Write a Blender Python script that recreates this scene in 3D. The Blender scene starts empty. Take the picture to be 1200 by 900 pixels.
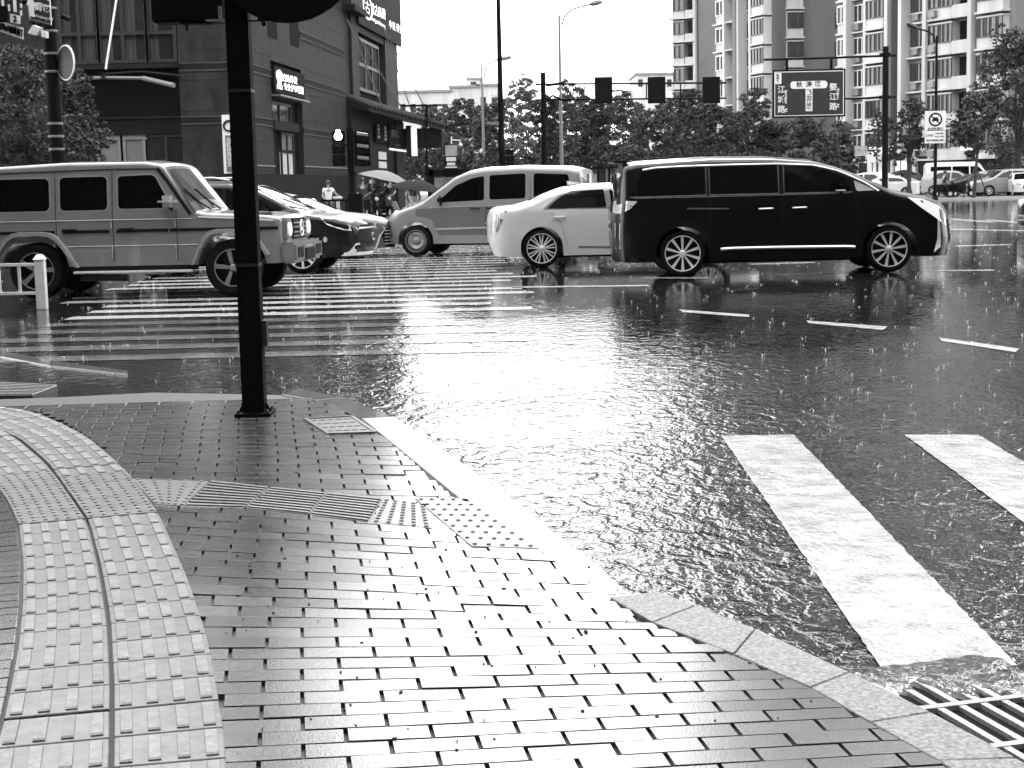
import bpy, bmesh, math, random
import numpy as np
from mathutils import Matrix, Vector
R = math.radians
rnd = random.Random(7)
C = bpy.context.scene.collection
sc = bpy.context.scene

# ------------------------------------------------------------------ camera
FPX, CAMH = 1850.0, 1.48
PIT, ROLL = math.atan(233/FPX), .0226
cp, sp, cr, sr = math.cos(PIT), math.sin(PIT), math.cos(ROLL), math.sin(ROLL)
fw, rt, up = Vector((0, cp, -sp)), Vector((1, 0, 0)), Vector((0, sp, cp))
ex, ey = rt*cr-up*sr, rt*sr+up*cr
cam = bpy.data.cameras.new('camera'); camo = bpy.data.objects.new('camera', cam); C.objects.link(camo)
camo.matrix_world = Matrix(((ex.x, ey.x, -fw.x, 0), (ex.y, ey.y, -fw.y, 0), (ex.z, ey.z, -fw.z, CAMH), (0, 0, 0, 1)))
cam.sensor_width = 36; cam.lens = FPX/1200*36; cam.clip_start = .1; cam.clip_end = 6000
sc.camera = camo
# ------------------------------------------------------------------ world: desaturated overcast sky
SUN_EL, SUN_ROT = R(52), R(8)
w = bpy.data.worlds.new('World'); sc.world = w; w.use_nodes = True
nt = w.node_tree; nt.nodes.clear()
N = nt.nodes.new; Lk = nt.links.new
out = N('ShaderNodeOutputWorld'); bg = N('ShaderNodeBackground'); bg.inputs[1].default_value = .1
sky = N('ShaderNodeTexSky'); sky.sky_type = 'NISHITA'; sky.sun_disc = False
sky.sun_elevation = SUN_EL; sky.sun_rotation = SUN_ROT; sky.air_density = 1.5; sky.dust_density = 4
bw = N('ShaderNodeRGBToBW'); Lk(sky.outputs[0], bw.inputs[0])
tc = N('ShaderNodeTexCoord'); sx = N('ShaderNodeSeparateXYZ'); Lk(tc.outputs['Generated'], sx.inputs[0])
mr = N('ShaderNodeMapRange'); mr.inputs[1].default_value = 0; mr.inputs[2].default_value = 1
mr.inputs[3].default_value = 21; mr.inputs[4].default_value = 19; Lk(sx.outputs[2], mr.inputs[0])
cn = N('ShaderNodeTexNoise'); cn.inputs['Scale'].default_value = 2.2; cn.inputs['Detail'].default_value = 5
Lk(tc.outputs['Generated'], cn.inputs['Vector'])
cm = N('ShaderNodeMapRange'); cm.inputs[1].default_value = .3; cm.inputs[2].default_value = .7
cm.inputs[3].default_value = .88; cm.inputs[4].default_value = 1.12; Lk(cn.outputs[0], cm.inputs[0])
mm = N('ShaderNodeMath'); mm.operation = 'MULTIPLY'; Lk(mr.outputs[0], mm.inputs[0]); Lk(cm.outputs[0], mm.inputs[1])
mx = N('ShaderNodeMix'); mx.data_type = 'FLOAT'; mx.inputs[0].default_value = .8
Lk(bw.outputs[0], mx.inputs[2]); Lk(mm.outputs[0], mx.inputs[3])
Lk(mx.outputs[0], bg.inputs[0]); Lk(bg.outputs[0], out.inputs[0])
# ------------------------------------------------------------------ sun behind the cloud
sl = bpy.data.lights.new('sun', 'SUN'); sl.energy = 1.0; sl.angle = R(14); sl.color = (1, 1, 1)
so = bpy.data.objects.new('sun', sl); C.objects.link(so)
sd = Vector((math.sin(SUN_ROT)*math.cos(SUN_EL), math.cos(SUN_ROT)*math.cos(SUN_EL), math.sin(SUN_EL)))
so.rotation_euler = sd.to_track_quat('Z', 'Y').to_euler()
vs = sc.view_settings; vs.view_transform = 'Standard'; vs.look = 'None'; vs.exposure = 1.4; vs.gamma = 1
vs.use_curve_mapping = False
sc.cycles.max_bounces = 6; sc.cycles.glossy_bounces = 4; sc.cycles.diffuse_bounces = 3
sc.cycles.volume_bounces = 1; sc.cycles.sample_clamp_indirect = 8

# ------------------------------------------------------------------ pixel -> place
def ray(px, py):
    a, b = (px-600)/FPX, (450-py)/FPX
    return fw + rt*(a*cr+b*sr) + up*(-a*sr+b*cr)
def G(px, py, z=0.):
    d = ray(px, py); t = (z-CAMH)/d.z; return Vector((d.x*t, d.y*t, z))
def D(px, py, Y):
    d = ray(px, py); t = Y/d.y; return Vector((d.x*t, Y, CAMH+d.z*t))
def HP(px, py, p0, u):
    "point of the vertical plane through p0 along u -> (distance along u, z)"
    d = ray(px, py); nrm = Vector((-u.y, u.x))
    t = (p0.x*nrm.x+p0.y*nrm.y)/(d.x*nrm.x+d.y*nrm.y)
    q = Vector((d.x*t-p0.x, d.y*t-p0.y)); return q.x*u.x+q.y*u.y, CAMH+d.z*t

# ------------------------------------------------------------------ materials
MT = {}
def mat(name, v, rough=.6, spec=.5, metal=0, coat=0, crough=.05, nz=None, bump=None, em=0, rand=0, ior=None, alpha=1, streak=False):
    if name in MT: return MT[name]
    m = bpy.data.materials.new(name); m.use_nodes = True; t = m.node_tree; n = t.nodes; l = t.links
    b = n['Principled BSDF']
    b.inputs['Base Color'].default_value = (v, v, v, 1); b.inputs['Roughness'].default_value = rough
    b.inputs['Specular IOR Level'].default_value = spec; b.inputs['Metallic'].default_value = metal
    b.inputs['Coat Weight'].default_value = coat; b.inputs['Coat Roughness'].default_value = crough
    if ior: b.inputs['IOR'].default_value = ior
    if em:
        b.inputs['Emission Color'].default_value = (1, 1, 1, 1); b.inputs['Emission Strength'].default_value = em
    co = n.new('ShaderNodeTexCoord'); src = co.outputs['Object']
    if streak:
        mp = n.new('ShaderNodeMapping'); mp.inputs['Scale'].default_value = streak if isinstance(streak, tuple) else (1, 1, .15); l.new(src, mp.inputs[0]); src = mp.outputs[0]
    if nz or rand:
        val = None
        if nz:
            t1 = n.new('ShaderNodeTexNoise'); t1.inputs['Scale'].default_value = nz[0]; t1.inputs['Detail'].default_value = 6; t1.inputs['Roughness'].default_value = .65
            l.new(src, t1.inputs['Vector'])
            r1 = n.new('ShaderNodeMapRange'); r1.inputs[1].default_value = .3; r1.inputs[2].default_value = .7
            r1.inputs[3].default_value = v*(1-nz[1]); r1.inputs[4].default_value = v*(1+nz[1]); l.new(t1.outputs[0], r1.inputs[0]); val = r1.outputs[0]
        if rand:
            g = n.new('ShaderNodeNewGeometry'); r2 = n.new('ShaderNodeMapRange'); r2.inputs[3].default_value = 1-rand; r2.inputs[4].default_value = 1+rand
            l.new(g.outputs['Random Per Island'], r2.inputs[0]); mu = n.new('ShaderNodeMath'); mu.operation = 'MULTIPLY'
            l.new(r2.outputs[0], mu.inputs[0])
            if val: l.new(val, mu.inputs[1])
            else: mu.inputs[1].default_value = v
            val = mu.outputs[0]
        l.new(val, b.inputs['Base Color'])
    if bump:
        t2 = n.new('ShaderNodeTexNoise'); t2.inputs['Scale'].default_value = bump[0]; t2.inputs['Detail'].default_value = 4
        l.new(co.outputs['Object'], t2.inputs['Vector']); bp = n.new('ShaderNodeBump'); bp.inputs['Strength'].default_value = bump[1]
        bp.inputs['Distance'].default_value = bump[2] if len(bump) > 2 else .01
        l.new(t2.outputs[0], bp.inputs['Height']); l.new(bp.outputs[0], b.inputs['Normal'])
        if coat: l.new(bp.outputs[0], b.inputs['Coat Normal'])
    MT[name] = m; return m

def sep0(n, l, co):
    q = n.new('ShaderNodeSeparateXYZ'); l.new(co.outputs['Object'], q.inputs[0]); return q.outputs[1]
def water_mat(name, v, nzs=(3, .3), fo=.55, amp=1., rough=.05):
    "wet road: dark asphalt or paint under a moving film of water"
    m = bpy.data.materials.new(name); m.use_nodes = True; t = m.node_tree; n = t.nodes; l = t.links; b = n['Principled BSDF']
    co = n.new('ShaderNodeTexCoord')
    def noise(sc_, det, stretch=(1, 1, 1), rot=0, dist=0):
        mp = n.new('ShaderNodeMapping'); mp.inputs['Scale'].default_value = stretch; mp.inputs['Rotation'].default_value[2] = rot
        l.new(co.outputs['Object'], mp.inputs[0]); q = n.new('ShaderNodeTexNoise'); q.inputs['Scale'].default_value = sc_
        q.inputs['Detail'].default_value = det; q.inputs['Distortion'].default_value = dist; l.new(mp.outputs[0], q.inputs['Vector']); return q.outputs[0]
    def rng(src, a, b_, c, d):
        r = n.new('ShaderNodeMapRange'); r.inputs[1].default_value = a; r.inputs[2].default_value = b_; r.inputs[3].default_value = c; r.inputs[4].default_value = d
        l.new(src, r.inputs[0]); return r.outputs[0]
    def mth(op, a, b_):
        q = n.new('ShaderNodeMath'); q.operation = op
        for i, s in enumerate((a, b_)):
            if isinstance(s, (int, float)): q.inputs[i].default_value = s
            else: l.new(s, q.inputs[i])
        return q.outputs[0]
    fine = n.new('ShaderNodeTexNoise'); fine.inputs['Scale'].default_value = 90; l.new(co.outputs['Object'], fine.inputs['Vector'])
    col = mth('MULTIPLY', rng(noise(nzs[0], 5), .3, .7, v*(1-nzs[1]), v*(1+nzs[1])), rng(fine.outputs[0], .3, .7, .75, 1.25))
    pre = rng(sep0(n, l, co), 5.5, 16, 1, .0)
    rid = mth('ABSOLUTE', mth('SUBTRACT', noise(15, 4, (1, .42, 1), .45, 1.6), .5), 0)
    foam_glint = mth('MULTIPLY', mth('MULTIPLY', rng(rid, .0, .03, 1, 0), mth('MULTIPLY', rng(noise(38, 2), .42, .6, 0, 1), rng(noise(1.1, 3, (1, .7, 1)), .40, .66, .1, 1))), pre)  # pale flecks painted into the colour for sky glitter as well as foam
    mxn = n.new('ShaderNodeMix'); mxn.data_type = 'FLOAT'; l.new(mth('MULTIPLY', foam_glint, fo), mxn.inputs[0]); l.new(col, mxn.inputs[2]); mxn.inputs[3].default_value = .5
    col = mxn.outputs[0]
    l.new(col, b.inputs['Base Color'])
    b.inputs['Roughness'].default_value = rough; b.inputs['IOR'].default_value = 1.36; b.inputs['Specular IOR Level'].default_value = .5
    # calm far out, agitated run-off close to the kerb
    sp_ = n.new('ShaderNodeSeparateXYZ'); l.new(co.outputs['Object'], sp_.inputs[0])
    near = rng(sp_.outputs[1], 8, 23, 1.0, .08)
    patch = rng(noise(.45, 3), .38, .62, .55, 1.25)
    agit = mth('MULTIPLY', mth('MULTIPLY', mth('MULTIPLY', near, rng(sp_.outputs[1], 5, 11, 1.6, 1)), patch), amp)
    h1 = noise(26, 2, (1, .55, 1), .35, .6); h2 = noise(9, 2, (1, .6, 1), -.25, .8); h3 = noise(70, 1, (1, .7, 1), .1, 0)
    h = mth('ADD', mth('MULTIPLY', h1, .0050), mth('ADD', mth('MULTIPLY', h2, .0150), mth('MULTIPLY', h3, .0014)))
    vo = n.new('ShaderNodeTexVoronoi'); vo.inputs['Scale'].default_value = 7; vo.inputs['Randomness'].default_value = 1; l.new(co.outputs['Object'], vo.inputs['Vector'])
    ring = mth('MULTIPLY', mth('SINE', mth('MULTIPLY', vo.outputs['Distance'], 75), 0), rng(vo.outputs['Distance'], 0, .42, .00022, 0))
    h = mth('ADD', mth('MULTIPLY', h, agit), ring)
    bp = n.new('ShaderNodeBump'); bp.inputs['Strength'].default_value = 1; bp.inputs['Distance'].default_value = 1
    l.new(h, bp.inputs['Height']); l.new(bp.outputs[0], b.inputs['Normal'])
    MT[name] = m; return m

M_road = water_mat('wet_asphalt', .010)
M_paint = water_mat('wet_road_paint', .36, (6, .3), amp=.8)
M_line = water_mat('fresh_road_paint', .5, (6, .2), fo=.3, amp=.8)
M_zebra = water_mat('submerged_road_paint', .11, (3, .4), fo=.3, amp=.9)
M_brick = mat('wet_paver', .034, .2, .8, nz=(3.5, .4), bump=(160, .35, .0015), rand=.4, coat=1, crough=.15)
M_bed = mat('paver_joint', .012, .5, .3)
M_tact = mat('tactile_concrete', .044, .4, .6, nz=(16, .75), bump=(220, .45, .002), rand=.16, coat=.6, crough=.16)
M_granite = mat('granite', .12, .6, .4, nz=(70, .85), bump=(90, 1, .006), coat=.15, crough=.35)
M_kerb = mat('pale_kerb', .4, .3, .6, nz=(60, .15), coat=.8, crough=.12, bump=(200, .2, .002))
M_iron = mat('cast_iron', .07, .35, .6, metal=.3, nz=(60, .4), bump=(180, .4, .002), coat=.6, crough=.15)
M_gratesteel = mat('worn_steel', .45, .25, .6, metal=.6, nz=(90, .3), coat=.5)
M_sub = mat('submerged_stone', .05, .2, .5, nz=(20, .5), coat=.6)
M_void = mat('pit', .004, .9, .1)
M_black = mat('black_paint', .004, .7, .07, nz=(8, .5))
M_dkmetal = mat('dark_metal', .02, .4, .5, nz=(12, .4))
M_grymetal = mat('grey_metal', .16, .4, .5, nz=(14, .25))
M_white = mat('white_enamel', .75, .35, .5, nz=(9, .12))
M_rubber = mat('rubber', .007, .85, .15, nz=(30, .3))
M_chrome = mat('chrome', .85, .28, .6, metal=.4)
M_alloy = mat('alloy', .8, .35, .5, metal=.25, nz=(20, .1))
M_glass = mat('tinted_glass', .002, .04, .35, coat=.0, nz=(3, .3))
M_lamp = mat('lamp_lens', .55, .08, .8, nz=(25, .35), coat=1)
M_plate = mat('number_plate', .35, .4)
M_dkplastic = mat('dark_plastic', .008, .6, .15)
M_lit = mat('lit_signal', .9, .5, em=9)
M_litsign = mat('lit_letters', .6, .5, em=.35)
M_stone = mat('dark_granite_cladding', .022, .6, .12, nz=(2.2, .55), bump=(30, .1, .003), streak=(1, 1, .35))
M_stoneb = mat('granite_base', .006, .7, .1, nz=(1.5, .4))
M_band = mat('granite_band', .012, .7, .1, nz=(1, .3))
M_bandl = mat('band_edge', .06, .6, .2, nz=(2, .3))
M_wglass = mat('window_glass', .02, .06, .8, nz=(.5, .5), bump=(1.2, .08, .02))
M_curtain = mat('curtain', .06, .8, .2, nz=(2, .5), streak=(6, 6, .1))
M_conc = mat('pale_concrete', .40, .7, .3, nz=(.5, .25), streak=(1, 1, .12))
M_tower = mat('grey_render', .12, .8, .3, nz=(.4, .2), streak=(1, 1, .1))
M_tower2 = mat('mid_render', .2, .8, .3, nz=(.35, .2), streak=(1, 1, .1))
M_leaf = mat('leaf', .055, .6, .15, rand=.5)
M_leaf2 = mat('leaf_dark', .036, .6, .15, rand=.5)
M_leaf3 = mat('leaf_pale', .08, .6, .15, rand=.4)
M_bark = mat('bark', .04, .8, .3, nz=(12, .4), bump=(40, .5, .01))
M_skin = mat('skin', .3, .5); M_hair = mat('hair', .01, .5)
M_shirtw = mat('white_cotton', .7, .8); M_dkcloth = mat('dark_cloth', .02, .8); M_jean = mat('denim', .14, .8, nz=(20, .3))
M_umb = mat('umbrella_fabric', .14, .7, .1); M_umbd = mat('dark_umbrella_fabric', .012, .8, .05)
M_signblue = mat('sign_face', .025, .4, .5, nz=(2, .12)); M_signwhite = mat('sign_white', .7, .5); M_signblack = mat('sign_black', .006, .7, .08)
M_tile = mat('canopy_tile', .035, .6, .2, nz=(4, .4))
M_drop = mat('water_splash', .8, .15, .6)
M_pave2 = mat('far_paving', .07, .25, .6, nz=(2, .3), coat=.6, crough=.15)

# ------------------------------------------------------------------ mesh helpers
class MB:
    def __init__(s): s.v = []; s.f = []
    def add(s, vs_, fs): 
        o = len(s.v); s.v += [tuple(p) for p in vs_]; s.f += [tuple(i+o for i in f) for f in fs]; return s
    def box(s, x0, y0, z0, x1, y1, z1):
        v = [(x, y, z) for x in (x0, x1) for y in (y0, y1) for z in (z0, z1)]
        return s.add(v, [(0, 1, 3, 2), (4, 6, 7, 5), (0, 4, 5, 1), (2, 3, 7, 6), (0, 2, 6, 4), (1, 5, 7, 3)])
    def hexa(s, lo, hi):   # two quads
        return s.add(list(lo)+list(hi), [(0, 3, 2, 1), (4, 5, 6, 7), (0, 1, 5, 4), (1, 2, 6, 5), (2, 3, 7, 6), (3, 0, 4, 7)])
    def slab(s, pts, z0, z1, ch=0.):  # polygon prism with optional chamfer
        n = len(pts); P = [Vector((p[0], p[1], 0)) for p in pts]; c = sum(P, Vector())/n
        if ch:
            top = [p+(c-p).normalized()*ch for p in P]
            v = [(p.x, p.y, z0) for p in P]+[(p.x, p.y, z1-ch*.7) for p in P]+[(p.x, p.y, z1) for p in top]
            f = [tuple(range(2*n, 3*n))]
            for i in range(n):
                j = (i+1) % n; f += [(i, j, n+j, n+i), (n+i, n+j, 2*n+j, 2*n+i)]
        else:
            v = [(p.x, p.y, z0) for p in P]+[(p.x, p.y, z1) for p in P]; f = [tuple(range(n, 2*n)), tuple(range(n-1, -1, -1))]
            for i in range(n):
                j = (i+1) % n; f.append((i, j, n+j, n+i))
        return s.add(v, f)
    def tube(s, pts, rad, n=8, caps=True):
        P = [Vector(p) for p in pts]; rr = rad if isinstance(rad, (list, tuple)) else [rad]*len(P); o = len(s.v); ref = None
        for i, p in enumerate(P):
            d = (P[min(i+1, len(P)-1)]-P[max(i-1, 0)]).normalized()
            if ref is None: ref = Vector((0, 0, 1)) if abs(d.z) < .9 else Vector((1, 0, 0))
            a = d.cross(ref).normalized(); b = d.cross(a).normalized(); ref = a.cross(d)
            ref = ref if ref.length > .01 else Vector((1, 0, 0))
            for k in range(n):
                t = 2*math.pi*k/n; s.v.append(tuple(p+(a*math.cos(t)+b*math.sin(t))*rr[i]))
        for i in range(len(P)-1):
            for k in range(n): s.f.append((o+i*n+k, o+i*n+(k+1) % n, o+(i+1)*n+(k+1) % n, o+(i+1)*n+k))
        if caps: s.f.append(tuple(o+k for k in range(n))[::-1]); s.f.append(tuple(o+(len(P)-1)*n+k for k in range(n)))
        return s
    def lathe(s, prof, n=32, axis='y', c=(0, 0, 0)):   # prof: (radius, along)
        o = len(s.v)
        for r, a in prof:
            for k in range(n):
                t = 2*math.pi*k/n; u, v_ = r*math.cos(t), r*math.sin(t)
                p = (u, a, v_) if axis == 'y' else ((u, v_, a) if axis == 'z' else (a, u, v_))
                s.v.append((p[0]+c[0], p[1]+c[1], p[2]+c[2]))
        for i in range(len(prof)-1):
            for k in range(n): s.f.append((o+i*n+k, o+i*n+(k+1) % n, o+(i+1)*n+(k+1) % n, o+(i+1)*n+k))
        return s
    def build(s, name, m, parent=None, smooth=False, bevel=0, loc=None):
        me = bpy.data.meshes.new(name); me.from_pydata(s.v, [], s.f); me.materials.append(m)
        bm = bmesh.new(); bm.from_mesh(me)
        if bevel: 
            bmesh.ops.remove_doubles(bm, verts=bm.verts, dist=1e-5)
            bmesh.ops.bevel(bm, geom=bm.edges[:], offset=bevel, segments=2, affect='EDGES', clamp_overlap=True)
        bmesh.ops.recalc_face_normals(bm, faces=bm.faces); bm.to_mesh(me); bm.free()
        if smooth:
            me.shade_smooth()
            if smooth != 'all': me.set_sharp_from_angle(angle=R(40))
        o = bpy.data.objects.new(name, me); C.objects.link(o)
        if parent: o.parent = parent
        if loc is not None: o.location = loc
        return o
def tag(o, label=None, cat=None, group=None, kind=None):
    for k, v in (('label', label), ('category', cat), ('group', group), ('kind', kind)):
        if v: o[k] = v
    return o
def empty(name, loc=(0, 0, 0), rz=0, label=None, cat=None, group=None):
    o = bpy.data.objects.new(name, None); o.empty_display_size = .2; C.objects.link(o); o.location = loc; o.rotation_euler = (0, 0, rz)
    return tag(o, label, cat, group)
def copy_tree(o, parent=None):
    c = o.copy(); C.objects.link(c); c.parent = parent
    for ch in [x for x in C.objects if x.parent == o]: copy_tree(ch, c)
    return c
def S(o): o['kind'] = 'structure'; return o
def text(body, size, m, parent, M, name='lettering', ext=.008, ax='CENTER', bold=0):
    cu = bpy.data.curves.new(name, 'FONT'); cu.body = body; cu.size = size; cu.extrude = ext; cu.align_x = ax; cu.align_y = 'CENTER'; cu.offset = bold; cu.resolution_u = 2
    to = bpy.data.objects.new(name, cu); C.objects.link(to); dg = bpy.context.evaluated_depsgraph_get()
    me = bpy.data.meshes.new_from_object(to.evaluated_get(dg)); bpy.data.objects.remove(to); me.materials.clear(); me.materials.append(m)
    o = bpy.data.objects.new(name, me); C.objects.link(o); o.parent = parent; o.matrix_local = M; return o
def FR(loc, u=(1, 0, 0)):
    "matrix: local x along u (horizontal), local y up, local z towards the viewer side"
    u = Vector(u).normalized(); z = Vector((0, 0, 1)); n = u.cross(z)
    M = Matrix.Identity(4)
    for i, a in enumerate((u, z, n)): M[0][i], M[1][i], M[2][i] = a
    M.translation = Vector(loc); return M
def lerp_tab(tab, x):
    if x <= tab[0][0]: return tab[0][1]
    for (a, b), (c, d) in zip(tab, tab[1:]):
        if x <= c: return b+(d-b)*(x-a)/(c-a)
    return tab[-1][1]

# ================================================================== THE GROUND
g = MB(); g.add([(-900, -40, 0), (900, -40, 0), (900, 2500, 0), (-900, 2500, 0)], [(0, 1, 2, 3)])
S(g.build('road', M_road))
def sheet(name, quads, m, z=.004):
    q = MB()
    for pts in quads:
        P = [Vector((p[0], p[1], z)) for p in pts]; q.add(P, [tuple(range(len(P)))])
    return S(q.build(name, m))
def pxq(*pts): return [G(*p) for p in pts]
# foreground crossing bars (run away from the camera)
def rough_edges(P, st=.045, j=.0022):
    out_ = []
    P = [Vector((p[0], p[1], 0)) for p in P]
    for a, b_ in zip(P, P[1:]+P[:1]):
        n_ = max(1, int((b_-a).length/st)); d = (b_-a).normalized(); nn = Vector((-d.y, d.x, 0))
        for k in range(n_): out_.append(a.lerp(b_, k/n_)+nn*(rnd.gauss(0, j) if k else 0))
    return out_
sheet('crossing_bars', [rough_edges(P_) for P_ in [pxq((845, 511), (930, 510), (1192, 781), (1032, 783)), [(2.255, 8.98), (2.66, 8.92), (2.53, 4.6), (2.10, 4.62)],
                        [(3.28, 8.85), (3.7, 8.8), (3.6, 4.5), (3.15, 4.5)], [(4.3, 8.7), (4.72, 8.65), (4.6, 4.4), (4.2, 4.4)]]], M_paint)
# zebra on the side road, bars parallel to the picture
zb = []
y = 14.1
k = 0
while y < 41:
    x0 = -5.35+.06*math.sin(y*3)-(.9 if y > 21 else 0); x1 = -.1+.35*math.sin(k*1.7)+(y-13)*.015
    zb.append([(x0, y), (x1, y-.05), (x1, y+.40), (x0, y+.45)]); y += .95; k += 1
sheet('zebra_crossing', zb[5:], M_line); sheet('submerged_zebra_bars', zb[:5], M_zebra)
ln = [pxq((795, 363), (878, 369), (878, 372), (800, 366)), pxq((945, 376), (1040, 383), (1035, 387), (948, 379)), pxq((1100, 396), (1195, 409), (1190, 413), (1104, 400)),
      pxq((735, 313), (915, 309), (1090, 321), (900, 323))[:0] or pxq((880, 309), (955, 307), (955, 308.4), (880, 310.4)),
      pxq((1078, 317), (1165, 316), (1165, 317.6), (1078, 318.6)), pxq((910, 321), (1000, 318), (1000, 319.6), (910, 322.8)),
      pxq((750, 325), (830, 325), (830, 326.6), (750, 326.6)), pxq((1115, 256), (1160, 259), (1165, 261.5), (1115, 258)), pxq((1155, 257), (1195, 260), (1195, 262), (1155, 259)),
      pxq((1110, 268), (1200, 270), (1200, 271.4), (1110, 269.4)), pxq((1120, 288), (1185, 286), (1185, 287.4), (1120, 289.4)), pxq((455, 283), (640, 283), (640, 284.5), (455, 284.5)),
      pxq((600, 336), (760, 334), (760, 335.6), (600, 337.6)), pxq((1200, 421), (1290, 434), (1290, 438), (1200, 425))]
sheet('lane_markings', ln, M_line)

# ---- near pavement: bed, bricks, tactile tiles, kerb, gutter
PZ = .035
edge_far = [(-60, 463), (0, 471), (60, 469), (180, 463), (330, 466), (395, 481), (432, 500), (470, 520), (546, 598), (598, 622), (640, 655), (700, 700), (760, 738), (860, 775), (950, 815), (1020, 856), (1100, 905), (1160, 950)]
bed = [G(x, y) for x, y in edge_far]+[Vector((1.1, 2.2, 0)), Vector((-6, 2.2, 0)), Vector((-6, 10.4, 0))]
b = MB(); b.slab(bed, -.05, PZ-.016); S(b.build('pavement', M_bed))
R_edge = [(y, x) for x, y in [(340, 466), (395, 481), (420, 499), (455, 520), (540, 597), (598, 622), (640, 655), (700, 700), (765, 742), (872, 780), (966, 820), (1038, 862), (1118, 908), (1170, 940), (1290, 1010)]]
L_edge = [(y, x) for x, y in [(-60, 466), (-20, 486), (45, 488), (80, 505), (110, 525), (146, 562), (183, 615), (215, 690), (238, 760), (253, 850), (259, 900), (259, 960), (255, 1030)]]
slope = [(460, -.03), (500, -.02), (545, .012), (590, .02), (610, .075), (640, .06), (680, .05), (720, .033), (752, 0), (800, -.02), (884, -.05), (960, -.065), (1030, -.075)]
pitch = [(460, 3.6), (500, 4.3), (540, 5.3), (600, 6.8), (650, 8.3), (690, 9.7), (768, 11.6), (884, 16), (960, 19), (1030, 22.5)]
def row_line(y0): # row through (450, y0)
    s = lerp_tab(slope, y0); return (lambda x: y0+s*(x-450))
bk = MB(); ys = []; yy = 1015.
while yy > 466: ys.append(yy); yy -= lerp_tab(pitch, yy)
ref = Vector((-.04, 3.5, 0)); BL = .228; JA = R(98)
for i in range(len(ys)-1):
    ya, yb = row_line(ys[i]), row_line(ys[i+1])
    # ends of the row
    def cross(tab, x):
        for _ in range(12): x = lerp_tab(tab, (ya(x)+yb(x))/2)
        return x
    xr, xl = cross(R_edge, 500), cross(L_edge, 200)
    a0, a1 = G(xl, ya(xl)), G(xr, ya(xr)); b0, b1 = G(xl, yb(xl)), G(xr, yb(xr))
    d = (a1-a0); Lr = d.length; d.normalize()
    jd = Vector((math.cos(JA), math.sin(JA), 0)); db = (b1-b0).normalized()
    def onl(p, o_, dd): det = dd.x*jd.y-dd.y*jd.x; w0 = p-o_; return o_+dd*((w0.x*jd.y-w0.y*jd.x)/det)
    ref = onl(ref, a0, d); s0 = (ref-a0).dot(d)+(BL/2 if i % 2 else 0)
    s = s0-math.ceil(s0/BL)*BL
    while s < Lr:
        u0, u1 = max(s, 0), min(s+BL, Lr)
        if u1-u0 > .03:
            gp = .0055; t0, t1 = (u0+gp)/Lr, (u1-gp)/Lr
            def P(t, q): 
                A = a0.lerp(a1, t); B = onl(A, b0, db); return A.lerp(B, q)
            hw_ = max((b0.lerp(b1, .5)-a0.lerp(a1, .5)).length, .02); gq = .0042/hw_
            c4 = [P(t0, gq), P(t1, gq), P(t1, 1-gq), P(t0, 1-gq)]
            z = PZ+rnd.gauss(0, .0011)-(.003 if rnd.random() < .015 else 0); tx, ty = rnd.gauss(0, .004), rnd.gauss(0, .0045)
            cc = sum(c4, Vector())/4; ch = .0009
            lo = [(p.x, p.y, PZ-.02) for p in c4]; mid = [(p.x, p.y, z-ch+(p.x-cc.x)*tx+(p.y-cc.y)*ty) for p in c4]
            tp = []
            for k_, p in enumerate(c4):
                q = p+(c4[k_-1]-p).normalized()*ch+(c4[(k_+1) % 4]-p).normalized()*ch
                tp.append((q.x, q.y, z+(q.x-cc.x)*tx+(q.y-cc.y)*ty))
            o = len(bk.v); bk.v += lo+mid+tp; bk.f.append((o+8, o+9, o+10, o+11))
            for k_ in range(4):
                j = (k_+1) % 4; bk.f += [(o+k_, o+j, o+4+j, o+4+k_), (o+4+k_, o+4+j, o+8+j, o+8+k_)]
        s += BL
S(bk.build('paving_bricks', M_brick))
# dark header bricks left of the guide path
def polyw(pts): return [G(*p) for p in pts]
def resample(P, step):
    out_, acc = [P[0].copy()], 0
    for a, b_ in zip(P, P[1:]):
        L = (b_-a).length; t = step-acc
        while t <= L: out_.append(a.lerp(b_, t/L)); t += step
        acc = (acc+L) % step
    return out_
right_b = polyw([(270, 960), (268, 900), (262, 850), (245, 760), (222, 690), (190, 615), (150, 560), (110, 525), (78, 505), (45, 491), (0, 484), (-60, 478)])
mid_b = polyw([(130, 960), (132, 900), (132, 820), (128, 740), (118, 680), (104, 622), (68, 568), (53, 549), (22, 522), (0, 510), (-60, 490)])
left_b = polyw([(-20, 960), (-8, 900), (3, 862), (12, 820), (19, 779), (25, 725), (26, 671), (21, 625), (8, 596), (-4, 578), (-60, 530)])
def arc(P, n):
    L = [0.]
    for a, b_ in zip(P, P[1:]): L.append(L[-1]+(b_-a).length)
    r = []
    for i in range(n+1):
        t = L[-1]*i/n; k_ = max(j for j in range(len(L)) if L[j] <= t+1e-9); k_ = min(k_, len(P)-2)
        r.append(P[k_].lerp(P[k_+1], (t-L[k_])/(L[k_+1]-L[k_])))
    return r
tl = MB(); tb = MB(); TZ = PZ+.010
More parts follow.
